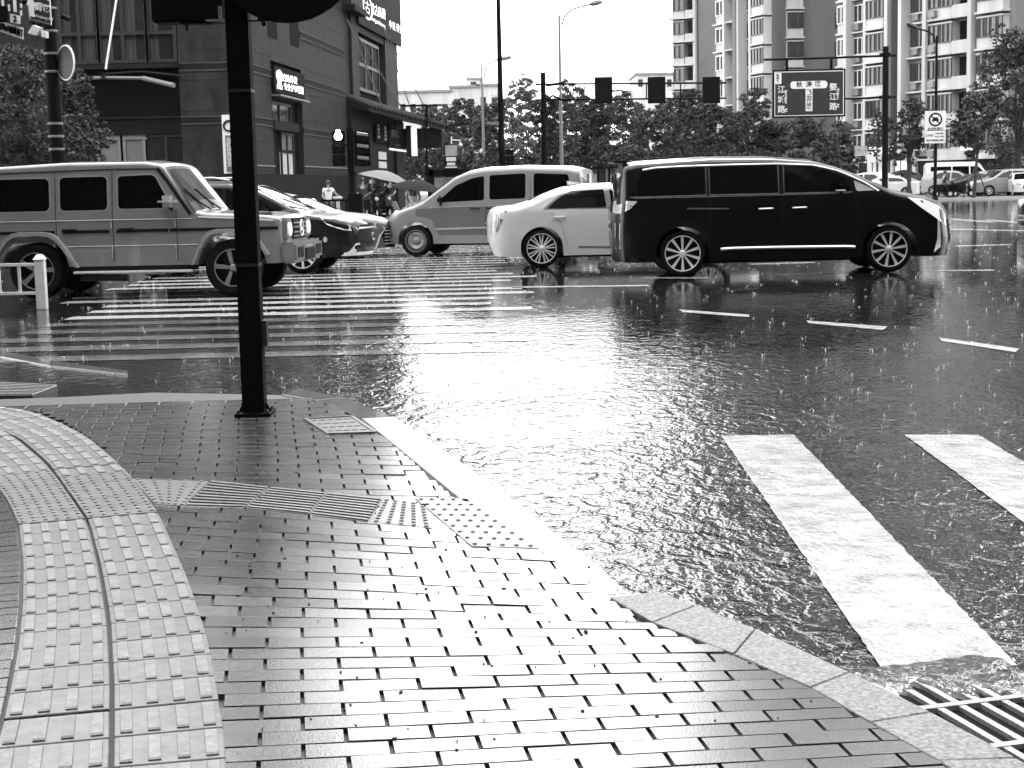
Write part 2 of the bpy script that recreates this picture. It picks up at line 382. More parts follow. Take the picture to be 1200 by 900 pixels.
def tile(A, B, C_, D_, kind, z=TZ, rows=3, cols=4):
    "A,B near edge; C,D far edge (B-C right side)"
    def P(u, v): return A.lerp(B, u).lerp(D_.lerp(C_, u), v)
    e = .02
    tl.slab([P(e, e), P(1-e, e), P(1-e, 1-e), P(e, 1-e)], 0, z, .004)
    if kind == 'bar':
        for r_ in range(rows):
            for c in range(cols):
                u, v = (c+.5)/cols, (r_+.5)/rows; du, dv = .055*4/cols, .40/rows
                j = rnd.uniform(-.006, .006)
                tb.slab([P(u-du+j, v-dv), P(u+du+j, v-dv), P(u+du+j, v+dv), P(u-du+j, v+dv)], z-.002, z+.0075, .006)
    elif kind == 'dot':
        for r_ in range(rows*3):
            for c in range(cols+2):
                u, v = (c+.5)/(cols+2), (r_+.5)/(rows*3); q = P(u, v); rr = .0105
                tb.slab([(q.x+rr*math.cos(a*math.pi/3), q.y+rr*math.sin(a*math.pi/3)) for a in range(6)], z-.002, z+.007, .005)
    else:
        for c in range(cols):
            v = (c+.5)/cols; dv = .2/cols
            tb.slab([P(.03, v-dv), P(.97, v-dv), P(.97, v+dv), P(.03, v+dv)], z-.002, z+.006, .003)
def nearest(P, p):
    best = None
    for a, b_ in zip(P, P[1:]):
        d = b_-a; t = max(0, min(1, (p-a).dot(d)/d.length_squared)); q = a+d*t
        if best is None or (q-p).length < (best-p).length: best = q
    return best
def column_tiles(A, B, n, ref_a):
    if ref_a: a = arc(A, n); b_ = [nearest(B, p) for p in a]
    else: b_ = arc(B, n); a = [nearest(A, p) for p in b_]
    for i in range(n):
        yc = (a[i].y+a[i+1].y)/2
        kind = 'dot' if 6.85 < yc < 8.1 else 'bar'
        if i % 3 == 0: zt_ = TZ+rnd.uniform(-.004, .004)
        tile(a[i], b_[i], b_[i+1], a[i+1], kind, z=zt_, rows=1)
column_tiles(mid_b, right_b, 33, 1); column_tiles(left_b, mid_b, 33, 0)
# narrow guide strip across to the kerb
for q, k_, c in (([(215, 603), (182, 600), (152, 569), (247, 572)], 'dot', 3), ([(215, 603), (287, 605), (317, 580), (247, 572)], 'line', 9), ([(287, 605), (363, 613), (383, 587), (317, 580)], 'line', 9),
             ([(363, 613), (433, 622), (449, 594), (383, 587)], 'line', 9), ([(433, 622), (508, 630), (500, 600), (449, 594)], 'dot', 3), ([(553, 652), (636, 655), (546, 592), (484, 592)], 'dot', 3)):
    if q[1][0] < q[0][0]: q = [q[1], q[0], q[3], q[2]]
    P4 = [G(*p) for p in q]; tile(P4[0], P4[1], P4[2], P4[3], k_, z=PZ+.004, cols=c, rows=3)
tile(*[G(*p) for p in [(-60, 470), (40, 469), (70, 457), (-30, 452)]], 'line', z=PZ+.004, cols=8)
S(tl.build('tactile_paving', M_tact)); S(tb.build('tactile_ribs', mat('worn_rib_concrete', .08, .4, .5, nz=(28, .6), bump=(150, .8, .003), coat=.5, crough=.22, rand=.25)))
hb = MB(); L2 = arc(left_b, 62)
for i in range(62):
    a, c = L2[i], L2[i+1]; d = (c-a).normalized(); nn = Vector((-d.y, d.x, 0))
    a2, c2 = a+nn*.004, c+nn*.004
    for j in range(5):
        o1, o2 = j*.21+(.1 if i % 2 else 0)+.003, (j+1)*.21+(.1 if i % 2 else 0)-.003
        if j == 0: o1 = .003
        hb.slab([a2+nn*o1+d*.003, a2+nn*o2+d*.003, c2+nn*o2-d*.003, c2+nn*o1-d*.003], 0, PZ-.002+rnd.uniform(-.002, .002), .0035)
S(hb.build('dark_paving_bricks', M_brick))
# pale kerb stones and granite gutter
kb = MB()
def strip(mb, inner, outer, z0, z1, ch=.006, n=1, gap=.003):
    for (a, b_), (c, d) in zip(zip(inner, inner[1:]), zip(outer, outer[1:])):
        for k_ in range(n):
            A, B = a.lerp(b_, k_/n), a.lerp(b_, (k_+1)/n); C_, D_ = c.lerp(d, k_/n), c.lerp(d, (k_+1)/n)
            e = (B-A).normalized()*gap; mb.slab([A+e, C_+e, D_-e, B-e], z0, z1, ch)
strip(kb, polyw([(424, 497), (482, 545), (545, 598)]), polyw([(462, 495), (528, 541), (604, 598)]), -.05, PZ+.004, .012)
K4 = [G(546, 599), G(605, 599), G(738, 690), G(690, 694)]
kb.hexa([Vector((p.x, p.y, -.05)) for p in K4], [Vector((p.x, p.y, z_)) for p, z_ in zip(K4, (PZ+.003, PZ+.003, -.008, -.002))])
S(kb.build('kerb', M_kerb))
k3 = MB(); k2 = MB(); strip(k3, polyw([(330, 467), (372, 474), (424, 497)]), polyw([(350, 460), (405, 471), (462, 495)]), -.05, PZ-.004, .008)
strip(k3, polyw([(-60, 409), (0, 419), (60, 430), (150, 440)]), polyw([(-60, 402), (0, 412), (60, 424), (150, 436)]), -.05, .012, .008)
strip(k2, polyw([(715, 712), (765, 742), (860, 780), (950, 820), (1020, 862), (1100, 908), (1140, 935)]), polyw([(770, 705), (815, 722), (885, 750), (995, 802), (1090, 850), (1190, 905), (1240, 935)]), -.05, PZ+.0035, .004)
S(k2.build('granite_kerb', M_granite))
strip(k3, polyw([(656, 669), (700, 700), (716, 712)]), polyw([(705, 669), (735, 697), (760, 705)]), -.05, .006, .004)
S(k3.build('submerged_kerb', M_sub))

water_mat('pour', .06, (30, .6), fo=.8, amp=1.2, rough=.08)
# drain grate in the gutter
def drain():
    O = G(1012, 802); E1 = G(1180, 905); ux = (E1-O).normalized(); vx = Vector((-ux.y, ux.x, 0)); vx = vx if vx.x > 0 else -vx
    t = empty('drain_grate', O, 0, 'slotted steel drain grate swallowing rainwater in the gutter beside the striped crossing', 'drain grate')
    def L(u, v): return ux*u+vx*v
    m = MB(); m.slab([L(0, -.02), L(1.5, -.02), L(1.5, .40), L(0, .40)], .004, .008); m.build('pit', M_void, t)
    fr = MB(); nb = 6; Wd = .40; zt = .022
    for k_ in range(nb+1):
        v = Wd*k_/nb; fr.slab([L(0, v-.011), L(1.5, v-.011), L(1.5, v+.011), L(0, v+.011)], .006, zt, .003)
    for u in (0, .30, .62, .94, 1.26, 1.5):
        fr.slab([L(u-.014, -.011), L(u+.014, -.011), L(u+.014, Wd+.011), L(u-.014, Wd+.011)], .006, zt+.002, .003)
    fr.build('grate_bars', M_gratesteel, t)
    wv = MB(); nu, nv = 36, 30
    for i in range(nu+1):
        for j in range(nv+1):
            u, v = -.12+.62*i/nu, -.06+.52*j/nv
            edge_ = .05+.26*v/.4+.05*math.sin(v*40)+.03*math.sin(v*90+1); h_ = .0285+.0022*math.sin(u*46+v*17)+.002*math.sin(v*70-u*24)+.0006*rnd.random()
            h_ -= max(0, (u-edge_))*.5+max(0, -u)*.18; wv.v.append(tuple(L(u, v)+Vector((0, 0, max(h_, -.004)))))
    for i in range(nu):
        for j in range(nv): o_ = i*(nv+1)+j; wv.f.append((o_, o_+1, o_+nv+2, o_+nv+1))
    wv.build('pouring_water', MT['pour'], t, smooth='all')
drain()
def cover():
    t = empty('inspection_cover', G(398, 506), 0, 'small worn square inspection cover set in the bricks beside the black pole', 'manhole cover')
    o = G(398, 506); q = [G(*p)-o for p in [(358, 498), (412, 495), (440, 514), (386, 516)]]
    m = MB(); m.slab([(p.x, p.y) for p in q], 0, PZ+.004, .004); m.build('plate', M_iron, t)
    f = MB(); A, B, C_, D_ = q
    for a, b_ in ((A, B), (B, C_), (C_, D_), (D_, A)):
        d = (b_-a).normalized(); nn = Vector((-d.y, d.x, 0))*.012; f.slab([a-nn, b_-nn, b_+nn, a+nn], 0, PZ+.010, .003)
    f.build('frame', M_iron, t)
    l = MB()
    for k_ in range(5):
        for j in range(4):
            p = A.lerp(B, (k_+.7)/5.6).lerp(D_.lerp(C_, (k_+.7)/5.6), (j+.6)/4.4); l.slab([(p.x-.02, p.y-.02), (p.x+.02, p.y-.02), (p.x+.02, p.y+.02), (p.x-.02, p.y+.02)], 0, PZ+.009, .004)
    l.build('lifting_studs', M_iron, t)
cover()
# rain splashes: crowns and thrown drops
sp_m = MB()
for i in range(1500):
    Y = 5+41*rnd.random()**1.15; X = (rnd.uniform(-.36, .36))*Y
    px_ = X/Y
    if Y < 10.5 and X < -.2+(10-Y)*.3: 
        if rnd.random() < .93: continue
    hgt = rnd.choice([.004, .006, .008, .012, .02])*rnd.uniform(.7, 1.3); r_ = rnd.uniform(.0015, .0032)*(1+Y/34)
    sp_m.tube([(X, Y, 0), (X+rnd.uniform(-.004, .004), Y, hgt*.6), (X+rnd.uniform(-.006, .006), Y, hgt)], [r_*1.5, r_*.8, r_*.9], 5)
    for j in range(rnd.randint(1, 5)):
        a = rnd.uniform(0, 6.3); q = rnd.uniform(.01, .04)
        x2, y2, z2, r2 = X+q*math.cos(a), Y+q*math.sin(a), rnd.uniform(.004, hgt+.01), r_*.8
        sp_m.add([(x2-r2, y2, z2), (x2+r2, y2, z2), (x2, y2-r2, z2), (x2, y2+r2, z2), (x2, y2, z2-r2), (x2, y2, z2+r2*1.6)],
                 [(0, 2, 5), (2, 1, 5), (1, 3, 5), (3, 0, 5), (2, 0, 4), (1, 2, 4), (3, 1, 4), (0, 3, 4)])
tag(sp_m.build('rain_splashes', M_drop), kind='stuff')

dbm = MB()
for i in range(170):
    Y = rnd.uniform(3.9, 9.8); X = rnd.uniform(-.33, .12)*Y
    if rnd.random() < .5: Y = rnd.uniform(3.9, 6.5); X = rnd.uniform(-.2, .24)*Y
    if X > .15+(6.2-Y)*.42 or X < -1.0-(Y-5)*.22: continue
    r_ = rnd.uniform(.0012, .0034); a = rnd.uniform(0, 3.1); ca, sa = math.cos(a), math.sin(a); el = rnd.uniform(1, 3.2)
    dbm.slab([(X+(u*el*ca-v*sa)*r_, Y+(u*el*sa+v*ca)*r_) for u, v in ((-1, -.2), (-.3, -.8), (.8, -.6), (1, .3), (0, .9))], PZ-.004, PZ+.0045)
tag(dbm.build('fallen_grit', mat('grit', .012, .6)), kind='stuff')
# far pavements
fp = MB(); fp.slab([(-90, 52.2), (-4.6, 51.4), (-4.0, 52.5), (-4.2, 56), (-7.2, 100), (-9, 190), (-90, 190)], -.1, .22, .03); S(fp.build('far_pavement', M_pave2))
fp = MB(); fp.slab([(-2.5, 118), (14, 100), (20, 97), (120, 92), (160, 300), (-6, 300)], -.1, .12, .03); S(fp.build('far_pavement', M_pave2))
fk = MB(); strip(fk, [Vector(p) for p in ((-90, 52.3, 0), (-4.6, 51.5, 0))], [Vector(p) for p in ((-90, 51.95, 0), (-4.6, 51.15, 0))], -.1, .21, .03)
strip(fk, [Vector(p) for p in ((-2.4, 118.2, 0), (14, 100.2, 0), (20, 97.2, 0), (120, 92.2, 0))], [Vector(p) for p in ((-2.6, 117.8, 0), (14, 99.6, 0), (20, 96.7, 0), (120, 91.7, 0))], -.1, .14, .03)
S(fk.build('far_kerb', M_conc))

# ================================================================== VEHICLES
class Car:
    """x forward from the tail, y across (right side of the car is -y), z up; built at the world origin then placed by its Empty"""
    def __init__(s, name, label, cat, L, W, top, belt, wheels, tyre, arch, group=None, zb=.26, nose=.7, tail=.45, nf=3.2, nr=3.6, r=.10, tumble=.16, crown=.035,
                 rake_f=None, rake_r=None, bulge=.05, paint=None, sharp=False):
        s.L, s.W, s.top, s.belt, s.wh, s.tyre, s.arch, s.zb = L, W/2, top, belt, wheels, tyre, arch, zb
        s.nose, s.tail, s.nf, s.nr, s.r, s.tumble, s.crown, s.bulge = nose, tail, nf, nr, r, tumble, crown, bulge
        s.rf = rake_f or [(0, 0), (9, 0)]; s.rr = rake_r or [(0, 0), (9, 0)]; s.zroof = max(z for _, z in top); s.paint = paint
        s.e = empty(name, (0, 0, 0), 0, label, cat, group)
        s.body(sharp)
    def ztop(s, x): return lerp_tab(s.top, x)
    def plan(s, x):
        f = 1.
        if x > s.L-s.nose: f = min(f, max(0, 1-((x-(s.L-s.nose))/s.nose)**s.nf)**(1/s.nf))
        if x < s.tail: f = min(f, max(0, 1-((s.tail-x)/s.tail)**s.nr)**(1/s.nr))
        return f*s.W
    def T(s, z):
        if z < s.belt: return 1-s.bulge*((s.belt*.85-z)/s.belt)**2
        return 1-s.bulge*.0225-s.tumble*(z-s.belt)/(s.zroof-s.belt)
    def hw(s, x, z):
        zt = s.ztop(x)-s.crown; w_ = s.plan(x)*s.T(z); zs = zt-s.r
        if z > zs: 
            a = min(1, (z-zs)/s.r); w_ -= s.r*(1-math.sqrt(max(0, 1-a*a)))
        return max(w_, 0)
    def dfm(s, x, z):
        u = max(0, (x-s.L*.72)/(s.L*.28)); v = max(0, (s.L*.2-x)/(s.L*.2))
        return x+lerp_tab(s.rf, z)*u**3-lerp_tab(s.rr, z)*v**2
    def bottom(s, x):
        z = s.zb
        for xw in s.wh:
            d = abs(x-xw)
            if d <= s.arch+1e-6: z = max(z, s.tyre+math.sqrt(max(0, s.arch**2-d*d)))
        return z
    def body(s, sharp):
        X = set()
        for i in range(19):
            c = math.sin(i/18*math.pi/2); X.add(round(s.L-s.nose+s.nose*c, 4)); X.add(round(s.tail-s.tail*c, 4))
        for a in s.top: X.add(round(min(max(a[0], 0), s.L), 4))
        x = 0
        while x < s.L: X.add(round(x, 4)); x += .12
        for xw in s.wh:
            X.add(round(xw-s.arch-.004, 4)); X.add(round(xw+s.arch+.004, 4))
            for i in range(17): X.add(round(xw-s.arch*math.cos(math.pi*i/16), 4))
        X = sorted(X); m = MB(); K = []
        for x in X:
            zb = s.bottom(x); zt = s.ztop(x)-s.crown; zs = max(zt-s.r, zb+.02); pts = []
            for k in range(9):
                z = zb+(zs-zb)*k/8; pts.append((s.hw(x, min(z, zt-s.r)), z))
            wt = s.plan(x)*s.T(zs)
            for k in range(1, 5):
                a = math.pi/2*k/4; pts.append((max(wt-s.r*(1-math.cos(a)), 0), zs+(zt-zs)*math.sin(a)))
            w5 = pts[-1][0]
            for k in range(1, 6):
                y = w5*(1-k/5); pts.append((y, zt+s.crown*(1-(y/max(w5, .01))**2) if w5 > .01 else zt+s.crown))
            ring = [(0, zb)]+[(0, zb)]*0+[(p[0]*.98 if False else p[0], p[1]) for p in pts]
            full = [(y, z) for y, z in ring]+[(-y, z) for y, z in ring[-2:0:-1]]
            K.append(len(m.v)); m.v += [(s.dfm(x, z), y, z) for y, z in full]; n = len(full)
        for i in range(len(K)-1):
            for k in range(n): m.f.append((K[i]+k, K[i]+(k+1) % n, K[i+1]+(k+1) % n, K[i+1]+k))
        o = m.build('body', s.paint, s.e, smooth=True); s.bo = o
        return o
    def _panel(s, P, fn, name, m, parent, cuts, smooth=True):
        bm = bmesh.new(); vs_ = [bm.verts.new((p[0], p[1], 0)) for p in P]; f = bm.faces.new(vs_)
        for ax in (0, 1):
            lo = min(p[ax] for p in P); hi = max(p[ax] for p in P); nn = max(1, int((hi-lo)/cuts))
            for k in range(1, nn):
                c = lo+(hi-lo)*k/nn; co = [0, 0, 0]; co[ax] = c; no = [0, 0, 0]; no[ax] = 1
                bmesh.ops.bisect_plane(bm, geom=bm.verts[:]+bm.edges[:]+bm.faces[:], plane_co=co, plane_no=no)
        for v in bm.verts: v.co = fn(v.co.x, v.co.y)
        me = bpy.data.meshes.new(name); bm.to_mesh(me); bm.free(); me.materials.append(m)
        if smooth: me.shade_smooth()
        o = bpy.data.objects.new(name, me); C.objects.link(o); o.parent = parent or s.e; return o
    def side(s, name, P, m, off=.004, sides=(-1, 1), parent=None, cuts=.15):
        r = []
        for sd_ in sides:
            Q = P if sd_ < 0 else P[::-1]
            r.append(s._panel(Q, lambda x, z: Vector((s.dfm(x, z), sd_*(s.hw(x, z)+off), z)), name, m, parent, cuts))
        return r
    def ribbon(s, name, line, wd, m, off=.006, sides=(-1, 1), parent=None):
        P = [Vector(p) for p in line]; U, V = [], []
        for i, p in enumerate(P):
            d = (P[min(i+1, len(P)-1)]-P[max(i-1, 0)]).normalized(); nn = Vector((-d.y, d.x))*wd/2; U.append(p+nn); V.append(p-nn)
        return s.side(name, [tuple(p) for p in V]+[tuple(p) for p in U[::-1]], m, off, sides, parent, cuts=.1)
    def solid_ribbon(s, name, line, wd, th, m, sides=(-1, 1)):
        "a raised rounded bar following the flank"
        for sd_ in sides:
            q = MB(); pts = [Vector((s.dfm(x, z), sd_*(s.hw(x, z)+th*.3), z)) for x, z in line]; q.tube(pts, wd/2, 6); q.build(name, m, s.e, smooth=True)
    def topp(s, name, P, m, off=.006, parent=None, cuts=.12):
        "panel on the upper skin, polygon in (x, y as a fraction of the roof half width)"
        def fn(x, u):
            zt = s.ztop(x)-s.crown; w5 = max(s.plan(x)*s.T(max(zt-s.r, s.bottom(x)))-s.r, .01)
            z = zt+s.crown*(1-u*u) if abs(u) <= 1 else zt; return Vector((s.dfm(x, z), u*w5, z))+Vector((off*.8, 0, off))
        return s._panel(P, fn, name, m, parent, cuts)
    def fx(s, y, z, end=1):
        t = min(.999, abs(y)/(s.W*s.T(z)))
        if end > 0: x = s.L-s.nose+s.nose*(1-t**s.nf)**(1/s.nf)
        else: x = s.tail-s.tail*(1-t**s.nr)**(1/s.nr)
        return s.dfm(x, z)
    def front(s, name, P, m, off=.006, end=1, mirror=False, parent=None, cuts=.08):
        r = []
        for sg in ((1, -1) if mirror else (1,)):
            Q = [(p[0]*sg, p[1]) for p in P]
            r.append(s._panel(Q, lambda y, z: Vector((s.fx(y, z, end)+end*off, y, z)), name, m, parent, cuts))
        return r
    def rbox(s, name, c, d, m, bevel=.02, parent=None, smooth=True):
        q = MB(); q.box(c[0]-d[0]/2, c[1]-d[1]/2, c[2]-d[2]/2, c[0]+d[0]/2, c[1]+d[1]/2, c[2]+d[2]/2)
        return q.build(name, m, parent or s.e, smooth=smooth, bevel=bevel)
    def wheels(s, tread=.21, rimr=None, style='spokes', spokes=10, rim_m=None, inset=.02):
        rim_m = rim_m or M_alloy; R_, rr = s.tyre, rimr or s.tyre*.7
        tm = MB(); tm.lathe([(rr-.02, tread*.5-.03), (rr, -tread*.5+.012), (rr+.02, -tread*.5), (R_-.035, -tread*.5+.004), (R_-.008, -tread*.5+.03), (R_, -tread*.25), (R_, tread*.25), (R_-.008, tread*.5-.03), (R_-.03, tread*.5), (rr, tread*.5-.01), (rr-.02, tread*.5-.03)], 44)
        t0 = tm.build('wheel', M_rubber, None, smooth=True)
        rm = MB(); rm.lathe([(rr+.004, -tread*.5+.006), (rr-.004, -tread*.5+.004), (rr-.011, -tread*.5+.02)], 44)
        yf = -tread*.5+.03
        def bar(a, a2, w0, w1, r0, r1, th=.02, dy=0):
            p0 = Vector((r0*math.cos(a), yf-.012+dy, r0*math.sin(a))); p1 = Vector((r1*math.cos(a2), yf+dy, r1*math.sin(a2)))
            d = (p1-p0).normalized(); nn = Vector((-d.z, 0, d.x))
            lo = [p0-nn*w0, p0+nn*w0, p1+nn*w1, p1-nn*w1]; rm.hexa([(p.x, p.y, p.z) for p in lo], [(p.x, p.y+th, p.z) for p in lo])
        if style == 'spokes':
            for k in range(spokes): a = 2*math.pi*k/spokes+.2; bar(a, a, .009, .024, .03, rr-.01)
        elif style == 'twin':
            for k in range(spokes):
                a = 2*math.pi*k/spokes+.3
                for q in (-1, 1): bar(a+q*.10, a+q*.13, .010, .013, .04, rr-.015)
        elif style == 'star':
            for k in range(5): 
                a = 2*math.pi*k/5+.5; bar(a-.16, a-.07, .014, .017, .06, rr-.01); bar(a+.16, a+.07, .014, .017, .06, rr-.01)
        elif style == 'vee':
            for k in range(5):
                a = 2*math.pi*k/5+math.pi/2
                for q in (-1, 1): bar(a+q*.13, a+q*.33, .012, .020, .035, rr-.012); 
                for q in (-1, 1): bar(a+q*.08, a+q*.10, .008, .010, .05, rr-.012)
        elif style == 'steel':
            rm.lathe([(.001, yf+.02), (.06, yf), (.09, yf+.03), (rr*.7, yf-.005), (rr-.02, yf+.03)], 32)
        rm.lathe([(.001, yf-.026), (.032, yf-.026), (.05, yf-.012), (.055, yf+.02)], 20)
        rm0 = rm.build('rim', rim_m, t0, smooth=True)
        dk = MB(); dk.lathe([(.001, yf+.06), (rr-.01, yf+.06), (rr-.01, tread*.5-.02), (.001, tread*.5-.02)], 32); dk.build('brake_disc', M_dkplastic, t0)
        first = True
        for xw in s.wh:
            for sd_ in (-1, 1):
                t = t0 if first else copy_tree(t0); first = False
                t.parent = s.e; t.location = (xw, sd_*(s.W-tread/2-inset), s.tyre); t.rotation_euler = (0, rnd.uniform(0, 6), 0 if sd_ < 0 else math.pi)
        q = MB(); 
        for xw in s.wh: q.box(xw-.08, -s.W*.85, s.tyre-.06, xw+.08, s.W*.85, s.tyre+.05)
        q.box(s.wh[0]-.3, -s.W*.6, s.zb-.05, s.wh[1]+.2, s.W*.6, s.zb+.02); q.build('underbody', M_dkplastic, s.e)
    def mirror(s, x, z, m, size=(.13, .20, .16)):
        for sd_ in (-1, 1):
            y = sd_*(s.hw(x, z)+size[1]*.62); o = s.rbox('side_mirror', (x, y, z), size, m, bevel=min(size)*.42)
            q = MB(); q.tube([(x+.02, sd_*(s.hw(x, z-.1)-.02), z-.12), (x, y-sd_*.02, z-size[2]*.3)], .025, 6); q.build('mirror_arm', M_dkplastic, o)
            q = MB(); q.box(x-size[0]/2-.004, y-size[1]*.38, z-size[2]*.34, x-size[0]/2+.004, y+size[1]*.38, z+size[2]*.34); q.build('mirror_glass', M_glass, o)
    def handle(s, x, z, ln=.19, m=None):
        for sd_ in (-1, 1):
            q = MB(); q.tube([(x-ln/2, sd_*(s.hw(x, z)), z), (x-ln/2+.02, sd_*(s.hw(x, z)+.035), z), (x+ln/2-.02, sd_*(s.hw(x, z)+.035), z+.004), (x+ln/2, sd_*s.hw(x, z), z)], .014, 6); q.build('door_handle', m or s.paint, s.e, smooth=True)
    def plate(s, z, end=1, y=0, wd=.44):
        o = s.front('number_plate', [(y-wd/2, z-.07), (y+wd/2, z-.07), (y+wd/2, z+.07), (y-wd/2, z+.07)][::end], M_plate, .02, end)
        q = MB()
        for k in range(7):
            a = y-wd*.42+k*wd*.12; h_ = rnd.choice([.035, .03]); x = s.fx(a, z, end)+end*.024
            q.box(x-.002, a, z-h_, x+.002, a+wd*.07, z+h_*.2); q.box(x-.002, a, z+h_*.4, x+.002, a+wd*.05, z+h_)
        q.build('plate_digits', M_black, o[0])
    def place(s, near_x, contact, yaw=0, side=-1):
        "put the wheel at near_x (on the given side) on the ground point"
        s.e.rotation_euler = (0, 0, yaw); v = Vector((near_x, side*(s.W-.1), 0)); v.rotate(Matrix.Rotation(yaw, 3, 'Z')); p = Vector(contact)-v; s.e.location = (p.x, p.y, contact[2])
        return s.e
def ellipse(cx, cy, a, b_, n=16): return [(cx+a*math.cos(2*math.pi*k/n), cy+b_*math.sin(2*math.pi*k/n)) for k in range(n)]
def rrect(x0, z0, x1, z1, r=.05, n=3):
    P = []
    for cx, cz, a0 in ((x1-r, z0+r, -90), (x1-r, z1-r, 0), (x0+r, z1-r, 90), (x0+r, z0+r, 180)):
        for k in range(n+1): a = R(a0+90*k/n); P.append((cx+r*math.cos(a), cz+r*math.sin(a)))
    return P
def rpoly(P, r=.04, n=3):
    out_ = []; m = len(P)
    for i in range(m):
        a, b_, c = Vector(P[i-1]), Vector(P[i]), Vector(P[(i+1) % m]); d1, d2 = (a-b_), (c-b_); q = min(r, d1.length*.4, d2.length*.4)
        p1, p2 = b_+d1.normalized()*q, b_+d2.normalized()*q
        for k in range(n+1):
            t = k/n; out_.append(tuple(p1*(1-t)**2+b_*2*t*(1-t)+p2*t*t))
    return out_
# ---- paints
P_suv = mat('dove_grey_paint', .20, .3, .5, nz=(1.2, .12), coat=1, crough=.08)
P_blk = mat('black_car_paint', .002, .3, .3, nz=(1.2, .2), coat=.35, crough=.03)
P_wht = mat('white_car_paint', .62, .3, .5, nz=(1.2, .05), coat=.6, crough=.06)
P_slv = mat('silver_car_paint', .22, .3, .5, nz=(1.2, .1), coat=.8, crough=.08)
P_lgt = mat('pale_silver_paint', .34, .3, .5, nz=(1.2, .1), coat=.8, crough=.08)
P_dk = mat('charcoal_car_paint', .005, .3, .3, nz=(1.2, .2), coat=.2, crough=.05)
P_slvd = mat('silver_lower_paint', .12, .4, .4, nz=(1.2, .1), coat=.2, crough=.1)

# ---- boxy grey off-roader (nearest, left)
c = Car('offroad_car', 'boxy grey off-road wagon stopped at the zebra crossing, partly behind the black pole', 'off-road car', 4.45, 1.80,
        [(0, 1.80), (.05, 1.87), (.25, 1.925), (1.3, 1.965), (2.45, 1.955), (2.68, 1.915), (2.74, 1.87), (3.17, 1.25), (3.30, 1.215), (4.2, 1.165), (4.38, 1.13), (4.45, 1.08)],
        1.16, (.80, 3.68), .405, .50, zb=.46, nose=.22, tail=.16, nf=4.5, nr=4, r=.06, tumble=.085, crown=.03, bulge=.01, paint=P_suv)
c.side('window', rrect(.20, 1.26, 1.05, 1.72, .07), M_glass); c.side('window', rrect(1.21, 1.26, 1.90, 1.73, .06), M_glass)
c.side('window', rpoly([(2.06, 1.27), (2.84, 1.27), (2.59, 1.74), (2.06, 1.73)], .06), M_glass)
for q in (rrect(.18, 1.24, 1.07, 1.74, .08), rrect(1.19, 1.24, 1.92, 1.75, .07), rpoly([(2.04, 1.25), (2.88, 1.25), (2.61, 1.76), (2.04, 1.75)], .07)):
    c.side('window_seal', q, mat('pale_seal', .28, .35, coat=.6), .0022)
c.topp('windscreen', rpoly([(2.77, -.93), (3.15, -1.02), (3.15, 1.02), (2.77, .93)], .05), mat('windscreen_glass', .03, .05, .3, nz=(5, .9)), .006)
c.topp('windscreen_seal', rpoly([(2.735, -1.02), (3.185, -1.1), (3.185, 1.1), (2.735, 1.02)], .05), P_dk, .003)
for y0 in (-.3, .25):
    q = MB(); q.tube([(3.24, y0, 1.235), (3.12, y0-.15, 1.34), (2.99, y0-.45, 1.53)], .012, 5); q.build('wiper', M_dkplastic, c.e)
c.ribbon('rub_strip', [(.0, .955), (1.12, .955)], .045, M_dkplastic, .012); c.ribbon('rub_strip', [(1.22, .955), (1.92, .955)], .045, M_dkplastic, .012)
c.ribbon('rub_strip', [(2.02, .955), (2.78, .955)], .045, M_dkplastic, .012); c.ribbon('rub_strip', [(2.80, .955), (4.36, .955)], .045, M_dkplastic, .012)
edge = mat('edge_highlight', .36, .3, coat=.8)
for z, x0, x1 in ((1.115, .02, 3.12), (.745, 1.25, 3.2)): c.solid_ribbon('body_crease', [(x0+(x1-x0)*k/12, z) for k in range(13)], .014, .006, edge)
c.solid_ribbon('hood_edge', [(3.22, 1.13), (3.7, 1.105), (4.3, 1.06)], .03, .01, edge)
for x in (1.14, 1.97, 2.90): c.ribbon('door_gap', [(x, .52), (x, 1.20), (x+(.0 if x < 2.5 else -.0), 1.24)], .010, M_dkplastic, .003)
c.ribbon('door_gap', [(1.14, 1.2), (1.14, 1.80)], .010, M_dkplastic, .003); c.ribbon('door_gap', [(1.97, 1.2), (1.98, 1.81)], .010, M_dkplastic, .003)
c.ribbon('door_gap', [(1.14, .86), (1.42, .52)], .010, M_dkplastic, .003); c.ribbon('drip_rail', [(.05, 1.80), (2.0, 1.83), (2.66, 1.82)], .018, M_dkplastic, .01)
c.ribbon('pillar_trim', [(2.64, 1.83), (2.80, 1.62), (3.11, 1.17)], .05, M_dkplastic, .008)
for x in (1.955, 2.885):
    for z in (.60, .72, 1.05): 
        for sd_ in (-1, 1):
            q = MB(); q.tube([(x, sd_*(c.hw(x, z)+.008), z-.05), (x, sd_*(c.hw(x, z)+.008), z+.05)], .012, 6); q.build('door_hinge', P_suv, c.e)
for x in (1.30, 2.14):
    c.handle(x+.03, .985, .20, M_dkplastic)
